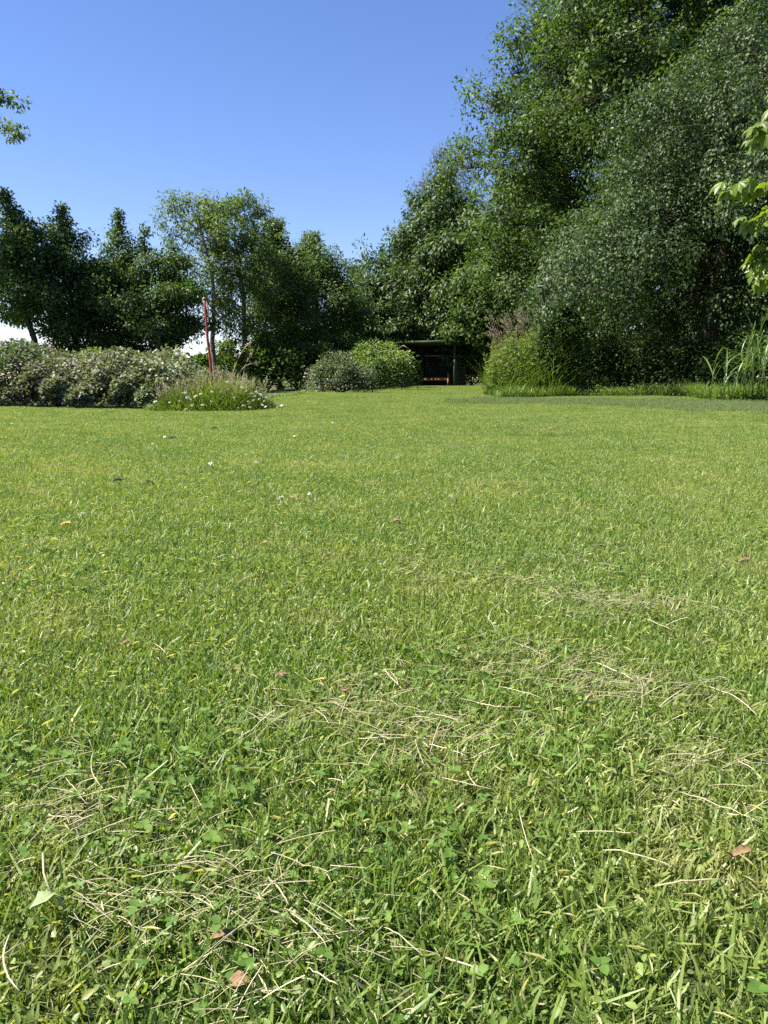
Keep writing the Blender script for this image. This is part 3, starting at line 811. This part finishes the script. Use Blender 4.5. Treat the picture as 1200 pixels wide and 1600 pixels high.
# ------------------------------------------------------------------ rough grass mound round the stake
def mound():
    rng = np.random.default_rng(120)
    cx, cy = P(335, 632, 12.0)[:2]
    root = thing('grass_mound', 'uncut tussock of long grass around the red stake', 'grass mound', (cx, cy, float(gz(cx, cy))))
    n = 5200
    p = disc(rng, n, 1.0) * np.array([.98, .75, 0])
    r = np.linalg.norm(p / np.array([.98, .75, 1]), axis=1)
    h = (.62 * (1 - np.minimum(r, 1) ** 1.3) + .07) * rng.uniform(.55, 1.25, n)
    mb = MB()
    az = np.arctan2(p[:, 1], p[:, 0]) + rng.normal(0, .9, n)
    add_blades(mb, p, az, h, rng.uniform(.006, .013, n), rng.uniform(.05, .35, n), rng.uniform(.1, .8, n), np.clip(rng.normal(.5, .26, n), 0, 1), tipw=.1, seg=3)
    o = link('grass_blades', mb.mesh('grass_blades'), M['long_grass'], root); o['kind'] = 'stuff'
    mb = MB(); sd = MB()
    for i in range(300):
        q = p[i] * .85; hh = rng.uniform(.34, .72) * (1.1 - .45 * r[i]); a = rng.uniform(0, 6.28); l = rng.uniform(.03, .22)
        s = np.linspace(0, 1, 5)
        path = q + np.stack([np.cos(a) * l * s ** 2, np.sin(a) * l * s ** 2, hh * s], -1)
        mb.tube(path, .0022, 3, tint=.97, cap=False)
        m = 12; f = rng.uniform(.78, 1.02, m)[:, None]
        pp = path[0] + np.column_stack([np.interp(f[:, 0], s, path[:, k]) for k in range(3)]) - path[0]
        add_leaves(sd, pp, rng.normal(0, .5, (m, 3)) + [0, 0, .8], rng.normal(0, 1, (m, 3)), .035, .010, rng.uniform(0, 1, m))
    o = link('stalks', mb.mesh('stalks'), M['long_grass'], root); o['kind'] = 'stuff'
    o = link('seed_heads', sd.mesh('seed_heads'), M['seed'], root); o['kind'] = 'stuff'
    # three taller arching dock stalks
    for (ax, ay, bx, by) in ((362, 590, 392, 532), (372, 585, 404, 566), (378, 600, 395, 550)):
        a_ = P(ax, ay, 12.1) - np.array([cx, cy, 0]); b_ = P(bx, by, 12.1) - np.array([cx, cy, 0])
        s = np.linspace(0, 1, 7)[:, None]
        path = a_ * (1 - s) + b_ * s + np.array([-.03, 0, .05]) * np.sin(s * 3.1)
        path = np.vstack([[a_[0] - .05, a_[1], .0], path])
        mb = MB(); mb.tube(path, np.linspace(.007, .003, 8), 4, tint=.5)
        st_ = link('dock_stalk', mb.mesh('dock_stalk'), M['straw'], root)
        m = 26; f = rng.uniform(.7, 1.03, m); sp = np.linspace(0, 1, 7)
        pp = np.column_stack([np.interp(f, sp, path[1:, k]) for k in range(3)])
        mb = MB(); add_leaves(mb, pp, rng.normal(0, 1, (m, 3)), rng.normal(0, 1, (m, 3)), .045, .014, rng.uniform(0, 1, m))
        link('seed_cluster', mb.mesh('seed_cluster'), M['seed'], st_)
mound()

def umbel_mesh(seed):
    rng = np.random.default_rng(seed); mb = MB()
    m = 34; p = disc(rng, m, .028); p[:, 2] = .006 * rng.normal(0, 1, m) + .012 - 8 * (p[:, 0] ** 2 + p[:, 1] ** 2)
    add_leaves(mb, p, rng.normal(0, 1, (m, 3)) * [1, 1, .3], rng.normal(0, .4, (m, 3)) + [0, 0, 1], .013, .012, rng.uniform(0, 1, m), LEAF4)
    return mb.mesh('flower_head')
UM = [umbel_mesh(k) for k in range(4)]
STEM = MB(); STEM.tube([[0, 0, -1], [.02, 0, -.5], [0, 0, 0]], .0022, 4, tint=.4, cap=False); STEM = STEM.mesh('stem')
rng = np.random.default_rng(130)
FL = [(293, 622), (280, 627), (306, 620), (288, 615), (330, 628), (352, 624), (316, 633), (338, 634), (300, 634), (265, 629), (243, 628), (362, 612), (366, 622), (340, 606), (314, 616), (378, 606), (385, 612),
      (393, 616), (398, 620), (402, 615), (405, 624), (410, 620), (413, 627), (396, 626), (388, 628), (380, 634), (372, 637), (390, 637), (410, 634), (415, 636), (432, 637), (440, 634), (355, 597), (290, 640), (297, 624), (325, 618), (331, 613), (407, 617), (400, 612), (415, 622)]
for k, (a, b_) in enumerate(FL):
    if 300 < a < 375 and k % 2: continue
    Y = float(np.interp(b_, [597, 612, 625, 640], [11.5, 11.35, 11.2, 11.0])) + rng.normal(0, .06)
    if a > 376: Y = 11.6 - max(0, b_ - 622) * .04
    q = P(a, b_, Y); g0 = float(gz(q[0], q[1])); hh = max(q[2] - g0, .05)
    f = thing('white_flower', 'small cream-white flower at the foot of the grass mound', 'flower', (q[0], q[1], g0), 'white flowers round the grass mound')
    link('flower_head', UM[k % 4], M['petal'], f, (0, 0, hh), (rng.normal(-.45, .15), rng.normal(0, .2), rng.uniform(0, 6)), rng.uniform(.55, 1.1))
    link('stem', STEM, M['herb'], f, (0, 0, hh), None, (1, 1, hh))

# ------------------------------------------------------------------ tall grass and herbs by the wood
def tall_clump():
    rng = np.random.default_rng(140)
    Y = 21.0
    cx = P(836, 600, Y)[0]
    root = thing('tall_herb_clump', 'tall bright green clump of grass and nettles at the wood corner', 'tall grass', (cx, Y + .6, float(gz(cx, Y + .6))))
    n = 15000
    p = disc(rng, n, 1.0) * np.array([1.28, .7, 0])
    xr = p[:, 0] / 1.28
    hm = (1.5 + .28 * xr) * (1 - np.abs(xr) ** 6 * .45) + .10 * np.sin(p[:, 0] * 6) + .10 * np.sin(p[:, 0] * 17 + 3 * p[:, 1]) + rng.normal(0, .17, n)
    hm = hm * np.sqrt(np.clip(1.08 - (p[:, 1] / .7) ** 2, .1, 1))
    fol = MB()
    z = hm * rng.uniform(.02, 1.0, n) ** .75
    az = rng.uniform(0, 6.28, n)
    out = np.stack([np.cos(az), np.sin(az), rng.normal(.7, .8, n)], -1) + np.stack([xr * .6, -.5 * np.ones(n), np.zeros(n)], -1)
    pp = p.copy(); pp[:, 2] = z
    add_leaves(fol, pp, out, rng.normal(0, .5, (n, 3)) + [0, -.2, .8], rng.uniform(.05, .17, n), rng.uniform(.010, .032, n), np.clip(.5 - .14 * np.clip(xr, -1, 1) + rng.normal(0, .2, n), 0, 1))  # tint lighter towards the left: sunlight on that side put into leaf colour
    for i in range(90):                                  # single shoots standing proud of the mass
        q0 = np.array([rng.uniform(-1.25, 1.25), rng.uniform(-.55, .4), 0]); hh = (1.55 + .22 * q0[0]) * (1 - (abs(q0[0]) / 1.28) ** 6 * .45) + rng.uniform(-.1, .38)
        tip_ = q0 + np.array([rng.normal(0, .10), rng.normal(0, .08), hh])
        k = 26; f = rng.uniform(.45, 1.0, k)[:, None]
        add_leaves(fol, q0 * (1 - f) + tip_ * f, np.stack([rng.normal(0, 1, k), rng.normal(0, 1, k), rng.uniform(.2, 1.1, k)], -1), rng.normal(0, .5, (k, 3)) + [0, 0, .7], rng.uniform(.05, .13, k) * (1.25 - .6 * f[:, 0]), rng.uniform(.012, .03, k), np.clip(rng.normal(.55, .2, k), 0, 1))
        fol.tube(np.array([q0, (q0 + tip_) / 2, tip_]), [.006, .005, .002], 3, tint=.3, cap=False)
    link('leaves', fol.mesh('leaves'), M['herb'], root)['kind'] = 'stuff'
    m = 2600
    b_ = disc(rng, m, 1.0) * np.array([1.3, .85, 0])
    mb = MB(); add_blades(mb, b_, rng.uniform(0, 6.28, m), rng.uniform(.3, 1.2, m) * np.where(rng.uniform(0, 1, m) < .12, 1.7, 1) * (1.15 - .45 * np.linalg.norm(b_ / [1.3, .85, 1], axis=1)), rng.uniform(.006, .014, m), rng.uniform(.05, .35, m), rng.uniform(.1, .8, m), np.clip(rng.normal(.5, .2, m), 0, .93), tipw=.1, seg=3)
    link('grass_blades', mb.mesh('grass_blades'), M['long_grass'], root)['kind'] = 'stuff'
    # reed-grass seed heads leaning out to the side
    stk = MB(); sd = MB()
    for i in range(50):
        tx, ty = (rng.uniform(762, 815), rng.uniform(482, 560)) if i < 42 else (rng.uniform(810, 840), rng.uniform(478, 510))
        if ty > 545 - (tx - 762) * .4 and i % 3: ty -= 40
        e = P(tx, ty, Y + rng.uniform(.2, 1.0)) - np.array([cx, Y + .6, 0])
        b0 = np.array([min(e[0] + rng.uniform(.25, .6), .4), e[1] + rng.normal(0, .1), 0])
        s = np.linspace(0, 1, 7)[:, None]
        path = b0 * (1 - s) + e * s; path[:, 0] = b0[0] + (e[0] - b0[0]) * s[:, 0] ** 1.8
        stk.tube(path, .0035, 3, tint=.9, cap=False)
        k = 20; f = rng.uniform(.88, 1.02, k); sp = np.linspace(0, 1, 7)
        q = np.column_stack([np.interp(f, sp, path[:, j]) for j in range(3)])
        tilt = np.array([-.7, 0, .5])
        q += (f[:, None] - .9) * 1.2 * np.array([-.6, 0, -.5]) + rng.normal(0, .012, (k, 3))
        add_leaves(sd, q, rng.normal(0, .35, (k, 3)) + tilt, rng.normal(0, 1, (k, 3)), .06, .012, rng.uniform(0, 1, k))
    link('stalks', stk.mesh('stalks'), M['seed'], root)['kind'] = 'stuff'
    link('seed_heads', sd.mesh('seed_heads'), M['seed'], root)['kind'] = 'stuff'
tall_clump()

def verge():
    rng = np.random.default_rng(150); mb = MB()
    n = 15000
    px = rng.uniform(770, 1500, n); Y = np.interp(px, [770, 900, 1060, 1110, 1500], [20.0, 20.6, 19.6, 16.4, 14.6]) + np.abs(rng.normal(0, .75, n))
    x = (px - 600) / 1200 * Y
    p = np.stack([x, Y, gz(x, Y)], -1)
    h = rng.uniform(.06, .36, n) * (1 + .5 * np.sin(x * 3.1) * np.sin(x * 1.3 + 1))
    add_blades(mb, p, rng.uniform(0, 6.28, n), h, rng.uniform(.008, .018, n), rng.uniform(.05, .5, n), rng.uniform(.1, .9, n), np.clip(rng.normal(.5, .2, n), 0, .94), tipw=.1, seg=3)
    m = 9000
    px = rng.uniform(900, 1500, m); Y = np.interp(px, [900, 1060, 1110, 1500], [20.8, 19.7, 16.4, 14.6]) + np.abs(rng.normal(0, .5, m))
    x = (px - 600) / 1200 * Y
    p = np.stack([x, Y, gz(x, Y) + rng.uniform(0, 1, m) ** 2 * .42 * (.6 + .4 * np.sin(x * 4.3) * np.sin(x * 1.7)) + .02], -1)
    add_leaves(mb, p, rng.normal(0, 1, (m, 3)) * [1, 1, .4], rng.normal(0, .4, (m, 3)) + [0, 0, 1], rng.uniform(.05, .10, m), rng.uniform(.03, .05, m), np.clip(rng.normal(.5, .2, m), 0, .94))
    o = link('verge_grass', mb.mesh('verge_grass'), M['long_grass'])
    tag(o, 'strip of uncut grass and weeds along the foot of the wood', 'grass', kind='stuff')
    # thin long grass along the left-hand edges too
    mb = MB(); n = 5000
    px = rng.uniform(230, 640, n); Y = np.interp(px, [230, 300, 420, 490, 640], [12.3, 12.6, 19, 25, 40]) + rng.normal(0, .25, n)
    x = (px - 600) / 1200 * Y
    p = np.stack([x, Y, gz(x, Y)], -1)
    add_blades(mb, p, rng.uniform(0, 6.28, n), rng.uniform(.05, .16, n), rng.uniform(.006, .012, n), rng.uniform(.05, .4, n), rng.uniform(.1, .8, n), np.clip(rng.normal(.5, .2, n), 0, .94), tipw=.1, seg=3)
    o = link('edge_grass', mb.mesh('edge_grass'), M['long_grass'])
    tag(o, 'fringe of longer grass where lawn meets mound and bushes', 'grass', kind='stuff')
verge()

# ------------------------------------------------------------------ reeds at the right
def reeds():
    rng = np.random.default_rng(160)
    Y = 15.6
    cx = P(1196, 620, Y)[0]
    root = thing('reed_clump', 'clump of tall arching green reeds at the end of the verge', 'reeds', (cx, Y, float(gz(cx, Y))))
    variants = []
    for k in range(6):
        mb = MB(); s = np.linspace(0, 1, 8)
        L = 1.0; b_ = (.25, .5, .8, 1.1, .15, .65)[k]
        x = L * (.25 * s + b_ * .55 * s ** 2); z = L * (s - .42 * b_ * s ** 2)
        w = .034 * np.sin(np.clip(s * .9 + .1, 0, 1) * math.pi) ** .7 + .001
        V = np.concatenate([np.stack([x, -w / 2, z], -1), np.stack([x, 0 * w, z - .006], -1), np.stack([x, w / 2, z], -1)])
        q = [[i, i + 8, i + 9, i + 1] for i in range(7)] + [[i + 8, i + 16, i + 17, i + 9] for i in range(7)]
        mb.add(V, q, tint=.15 + .15 * k); variants.append(mb.mesh('blade'))
    stems = MB()
    for i in range(32):
        sx = rng.normal(.0, .55); sx = max(sx, -1.15); sy = rng.normal(0, .4); hh = rng.uniform(.7, 1.35) * (1 if sx > -.5 else .55)
        lx = rng.normal(-.05, .12)
        stems.tube([[sx, sy, 0], [sx + lx * .4, sy, hh * .5], [sx + lx, sy, hh]], [.009, .007, .004], 5, tint=.3)
        for j in range(4):
            f = rng.uniform(.3, 1.0)
            link('blade', variants[rng.integers(0, 6)], M['reed'], root, (sx + lx * f, sy, hh * f), (rng.normal(0, .2), rng.normal(0, .15), rng.choice([0, math.pi]) + rng.normal(0, .9)), rng.uniform(.5, 1.0))
    link('stems', stems.mesh('stems'), M['reed'], root)
reeds()

# ------------------------------------------------------------------ near chestnut reaching in from the right
def near_chestnut():
    rng = np.random.default_rng(170)
    bx, by = 8.6, 10.2
    root = thing('chestnut_tree', 'horse chestnut with bright sunlit hand-shaped leaves reaching in from the side', 'tree', (bx, by, float(gz(bx, by))))
    O = np.array([bx, by, 0])
    wood = MB()
    wood.tube([[0, 0, -.1], [0, .02, .8], [.05, 0, 2.2], [0, .05, 4.0], [.1, 0, 6.2]], [.24, .18, .16, .11, .03], 10)
    # compound leaf: seven leaflets
    lm = MB(); lens = (.10, .15, .19, .21, .19, .15, .10)
    for k, L in enumerate(lens):
        a = R(-105 + 35 * k)
        T = np.array([[0, 0, 0], [.16, .45, .02], [.24, .72, .0], [0, 1, -.12], [-.24, .72, 0], [-.16, .45, .02], [0, .6, -.05]])
        T = T * L * np.array([.9, 1, 1])
        c, s = math.cos(a), math.sin(a)
        V = np.stack([T[:, 0] * c + T[:, 1] * s, -T[:, 0] * s + T[:, 1] * c, T[:, 2] - .55 * (T[:, 1] ** 2) / .2], -1)
        lm.add(V, [[0, 1, 2, 6], [0, 6, 4, 5]], [[6, 2, 3], [6, 3, 4]], tint=.2 + .1 * k)
    lm.tube([[0, -.13, .03], [0, -.06, .02], [0, 0, 0]], .003, 4, tint=.3, cap=False)
    LM = lm.mesh('leaf')
    sprays = []
    def spray(pts, r=.02):
        pts = np.array(pts) - O
        start = np.array([0, 0, max(1.8, pts[0][2] - .3)])
        wood.tube(np.vstack([start, pts]), np.linspace(.05, .006, len(pts) + 1), 6, cap=False)
        sprays.append(pts)
    Yb = 9.4
    def Q(px, py, dy=0): return P(px, py, Yb + dy)
    spray([Q(1330, 235), Q(1240, 260), Q(1185, 285), Q(1128, 296)])
    spray([Q(1330, 150), Q(1250, 150), Q(1205, 175), Q(1182, 205)])
    spray([Q(1340, 290, .3), Q(1260, 310, .3), Q(1195, 335, .3), Q(1172, 345, .3)])
    spray([Q(1340, 360, .4), Q(1255, 375, .4), Q(1195, 392, .4), Q(1180, 398, .4)])
    spray([Q(1340, 400, .6), Q(1240, 420, .7), Q(1175, 428, .8)])
    spray([Q(1350, 90, .2), Q(1270, 100, .2), Q(1225, 130, .2)])
    for pts in sprays:
        for k in range(34):
            f = (k / 33.0) ** .8
            q = np.array([np.interp(f, np.linspace(0, 1, len(pts)), pts[:, j]) for j in range(3)])
            q = q + rng.normal(0, .06, 3) * [1, 1.5, 1]
            a = math.pi * .5 + rng.normal(0, .9)
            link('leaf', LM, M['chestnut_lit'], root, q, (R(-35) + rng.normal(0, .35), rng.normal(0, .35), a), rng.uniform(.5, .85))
    link('trunk', wood.mesh('trunk', True), M['bark'], root)
    fol = MB(); n = 9000
    c = rng.normal(0, 1, (160, 3)); c = unit(c) * np.array([3.2, 2.8, 2.3]) * rng.uniform(.5, 1, (160, 1)) + [.9, .3, 5.2]
    c = c[(c[:, 0] > -2.1)]
    pk = rng.integers(0, len(c), n); g3 = unit(rng.normal(0, 1, (n, 3)))
    p = c[pk] + g3 * rng.uniform(.1, .45, n)[:, None]
    ww = (p[:, 0] + bx) / (p[:, 1] + by)
    keep = ww > .60
    p, g3 = p[keep], g3[keep]; n = len(p)
    add_leaves(fol, p, g3 + [0, 0, -.5] + rng.normal(0, .3, (n, 3)), g3 * .5 + [0, 0, 1] + rng.normal(0, .3, (n, 3)), rng.uniform(.13, .22, n), rng.uniform(.06, .09, n), rng.uniform(0, 1, n), LEAF4)
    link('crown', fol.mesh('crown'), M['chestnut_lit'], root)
near_chestnut()

# ------------------------------------------------------------------ bird on a post platform
def bird():
    Yb = 21.35
    q = P(850, 447, Yb)
    g0 = float(gz(q[0], q[1]))
    root = thing('nest_post', 'grey timber post with flat board top in front of the foliage', 'post', (q[0], q[1], g0))
    h = q[2] - g0
    part('post', 'timber_dark', root, ((0, 0, h / 2 - .02), (.08, .08, h - .06)))
    part('board', 'grey_board', root, ((0, 0, h - .012), (.36, .24, .028)))
    part('box', 'timber_dark', root, ((.0, .0, h - .13), (.26, .18, .2)))
    b_ = thing('perched_bird', 'grey bird standing upright on the post board', 'bird', (q[0] + .09, q[1], g0 + h + .003))
    s = np.array([0, .06, .14, .25, .38, .52, .64, .74, .82, .88, .94, .99, 1.0])
    r = np.array([.004, .016, .024, .038, .052, .056, .050, .038, .029, .031, .031, .018, .002])
    ax = np.stack([.055 - .11 * s + .03 * s ** 2, 0 * s, .03 + .25 * s], -1)
    mb = MB(); mb.tube(ax, r, 12, cap=True)
    body = link('body', mb.mesh('body', True), M['feather'], b_)
    mb = MB(); e = ax[10]; mb.tube([e + [-.022, 0, 0], e + [-.05, 0, -.006], e + [-.062, 0, -.014]], [.008, .005, .001], 6)
    link('beak', mb.mesh('beak'), M['timber_dark'], body)
    for s_ in (-1, 1):
        mb = MB(); mb.tube([[.012, s_ * .018, .10], [.006, s_ * .018, .05], [.004, s_ * .018, .0]], [.009, .004, .004], 6); mb.tube([[.01, s_ * .018, .004], [-.03, s_ * .02, .003]], [.004, .002], 5)
        link('leg', mb.mesh('leg'), M['timber_rail'], b_)
bird()

# ------------------------------------------------------------------ things lying on the lawn
def leaf_blade(seed, L, W, curl, lobes=0, n=9):
    """one curled leaf with midrib fold, thin but closed"""
    rng = np.random.default_rng(seed); t = np.linspace(0, 1, n)
    w = W * np.sin(np.clip(t * .96 + .02, 0, 1) * math.pi) ** .75 * (1 + (.28 * np.sin(t * lobes * 2 * math.pi) if lobes else 0))
    z = curl * L * np.sin(t * math.pi * .9); V = []; F = []
    for k in range(n):
        for s_ in (-1, -.5, 0, .5, 1):
            V.append([L * (t[k] - .5), s_ * w[k] / 2, z[k] + abs(s_) * w[k] * (.30 + rng.uniform(-.1, .1)) * (1 if curl > 0 else -.6) + rng.normal(0, .006) * L])
    for k in range(n - 1):
        for j in range(4): a = k * 5 + j; F.append([a, a + 1, a + 6, a + 5])
    mb = MB(); V = np.array(V); mb.add(V, F)
    mb.add(V - [0, 0, .0012], [f[::-1] for f in F])
    mb.tube([[-L * .5, 0, z[0]], [-L * .62, .004, z[0] + .003], [-L * .72, .0, z[0] + .008]], .0011, 4)
    return mb.mesh('fallen_leaf', True)
LV = [('orange-brown curled dead leaf lying on the grass', 1156, 1371, .034, .016, .25, 'dead_leaf', .3, 0),
      ('small reddish dead leaf tip sticking up from the grass beside a clover patch', 196, 1020, .034, .018, .3, 'dead_leaf', 1.2, 0),
      ('crumpled brown dead leaf alone in the open middle of the lawn', 618, 828, .055, .035, .25, 'dead_leaf', .2, 2),
      ('thin flat brown dead leaf on the lawn towards the reeds', 1162, 888, .055, .020, .15, 'dead_leaf', .1, 0),
      ('blackish dead leaf on the lawn in front of the brambles', 184, 763, .075, .045, .2, 'dark_leaf', .4, 2),
      ('very dark crumpled leaf next to a blackish dead leaf', 233, 768, .07, .045, .2, 'dark_leaf', 1.0, 2),
      ('dark wet leaf on the lawn close before the grass mound', 270, 690, .10, .06, .2, 'dark_leaf', .1, 2),
      ('small dark leaf on the lawn below the white flowers', 335, 675, .10, .05, .2, 'dark_leaf', .5, 2),
      ('tiny orange leaf scrap beside the hay clippings', 540, 1100, .022, .016, .2, 'dead_leaf', .4, 0),
      ('round brown dead leaf half buried in near grass', 374, 1578, .026, .022, .35, 'dead_leaf', .0, 0),
      ('yellow dead leaf lying flat on the lawn', 104, 832, .05, .035, .15, 'yellow_leaf', .4, 0),
      ('tan leaf crumb on the clippings beside a pale green leaf', 350, 1500, .034, .012, .2, 'dead_leaf', .2, 0),
      ('orange dead leaf on the lawn before the grass mound', 394, 772, .055, .03, .25, 'dead_leaf', 1.1, 0),
      ('brown dead leaf on the lawn between mound and reeds', 752, 770, .06, .03, .25, 'dead_leaf', .6, 2),
      ('buff dead leaf on the far lawn near the grey-green grass band', 862, 674, .09, .05, .25, 'dead_leaf', .2, 2),
      ('pair-lobed tan leaf scrap beside straw stems', 440, 1075, .030, .02, .2, 'dead_leaf', .3, 2)]
for k, (lab, a, b_, L, W, cu, mt, rz, lo) in enumerate(LV):
    x, y = G(a, b_)
    o = link('fallen_leaf', leaf_blade(400 + k, L * .7, W * .6, cu * .35, lo), M[mt], None, (x, y, float(gz(x, y)) + .022), (R(12), R(-6), rz))
    tag(o, lab, 'leaf', 'dead leaves scattered on the lawn')

# pale green lobed leaf in the near corner
def lobed_leaf():
    x, y = G(84, 1466)
    r = thing('fallen_leaf', 'pale grey-green lobed leaf lying upturned in the near grass', 'leaf', (x, y, float(gz(x, y)) + .040))
    ang = np.radians([-90, -60, -30, -8, 14, 40, 62, 90, 118, 140, 166, 188, 210, 240])
    rad = np.array([.004, .022, .032, .022, .040, .024, .026, .046, .026, .024, .040, .022, .032, .022]) * .5
    V = [[0, 0, .006]]
    for a, q in zip(ang, rad): V.append([math.cos(a) * q, math.sin(a) * q, -.004 * (q / .04) ** 2 + .006 * math.sin(3 * a)])
    n = len(ang); T = [[0, 1 + i, 1 + (i + 1) % n] for i in range(n)]
    mb = MB(); V = np.array(V); mb.add(V, None, T); mb.add(V - [0, 0, .001], None, [t[::-1] for t in T])
    link('blade', mb.mesh('blade'), M['pale_leaf'], r, None, (R(34), R(4), R(160)))
    mb = MB(); mb.tube([[.0, 0, .008], [-.012, .016, .014], [-.02, .034, .022]], .0011, 5)
    link('stalk', mb.mesh('stalk'), M['straw'], r)
lobed_leaf()

# clover flowers
for k, (a, b_) in enumerate([(401, 743), (440, 803), (20, 673), (330, 744), (484, 798), (302, 697), (575, 706), (240, 706), (460, 690), (258, 694), (520, 668), (640, 690), (705, 800), (130, 830)]):
    x, y = G(a, b_)
    f = thing('clover_flower', 'white clover flower head standing in the mown lawn', 'flower', (x, y, float(gz(x, y))), 'white clover flowers in the lawn')
    link('flower_head', UM[k % 4], M['petal'], f, (0, 0, .05), (R(-30), 0, k), .42)
    link('stem', STEM, M['herb'], f, (0, 0, .05), None, (.6, .6, .05))

# long dry stems lying on the grass
ST = [(80, 1308, 140, 1312), (95, 1352, 142, 1318), (212, 1325, 285, 1313), (265, 1400, 290, 1425), (400, 1450, 455, 1400), (300, 1440, 340, 1462), (420, 1412, 452, 1456), (455, 1472, 512, 1528),
      (600, 1070, 630, 1105), (610, 1075, 622, 1098), (655, 1140, 728, 1160), (745, 1127, 800, 1135), (520, 1125, 560, 1150), (555, 1100, 530, 1165), (490, 1135, 515, 1160), (405, 1090, 380, 1150),
      (1005, 988, 1050, 1008), (800, 1025, 858, 1052), (930, 1060, 990, 1090), (860, 935, 880, 955), (1040, 1215, 1100, 1218), (1060, 1275, 1190, 1330), (1150, 1225, 1190, 1265), (810, 1305, 832, 1385),
      (640, 1160, 700, 1150), (590, 1205, 575, 1230), (670, 1195, 730, 1215), (690, 1250, 775, 1270), (150, 1200, 170, 1270), (105, 1245, 130, 1275), (290, 1240, 320, 1300), (600, 1495, 660, 1540),
      (690, 1545, 750, 1570), (20, 1500, 35, 1595), (0, 1545, 50, 1510), (1020, 1430, 1130, 1420), (900, 1340, 1000, 1345), (940, 1370, 1050, 1400), (885, 1310, 905, 1302), (260, 1040, 240, 1025),
      (780, 1100, 850, 1120), (1100, 1100, 1180, 1150), (700, 905, 740, 915), (930, 895, 980, 905), (560, 1185, 640, 1185), (530, 1590, 480, 1560)]
rng = np.random.default_rng(190)
for (a, b_, c, d) in ST:
    p0 = np.array(G(a, b_)); p1 = np.array(G(c, d)); mid = (p0 + p1) / 2; v = (p1 - p0) * 1.0
    t = np.linspace(-.5, .5, 9); nrm = np.array([-v[1], v[0]])
    cu = rng.normal(0, .045)
    pth = np.column_stack([v[None] * t[:, None] + nrm[None] * (cu * (1 - 4 * t * t))[:, None], 0.002 * (1 - 4 * t * t) + rng.normal(0, .0006, 9)])
    ln = np.linalg.norm(v); r0 = rng.uniform(.0004, .0009)
    mb = MB(); mb.tube(pth, r0 * np.array([.6, 1, 1.1, 1, 1.05, 1, .9, .7, .3]), 5, tint=rng.uniform(.5, 1))
    o = link('dry_stem', mb.mesh('dry_stem'), M['straw'], None, (mid[0], mid[1], float(gz(*mid)) + .026))
    tag(o, 'long pale dry grass stem lying across the mown lawn', 'straw', 'dry stems lying on the lawn')
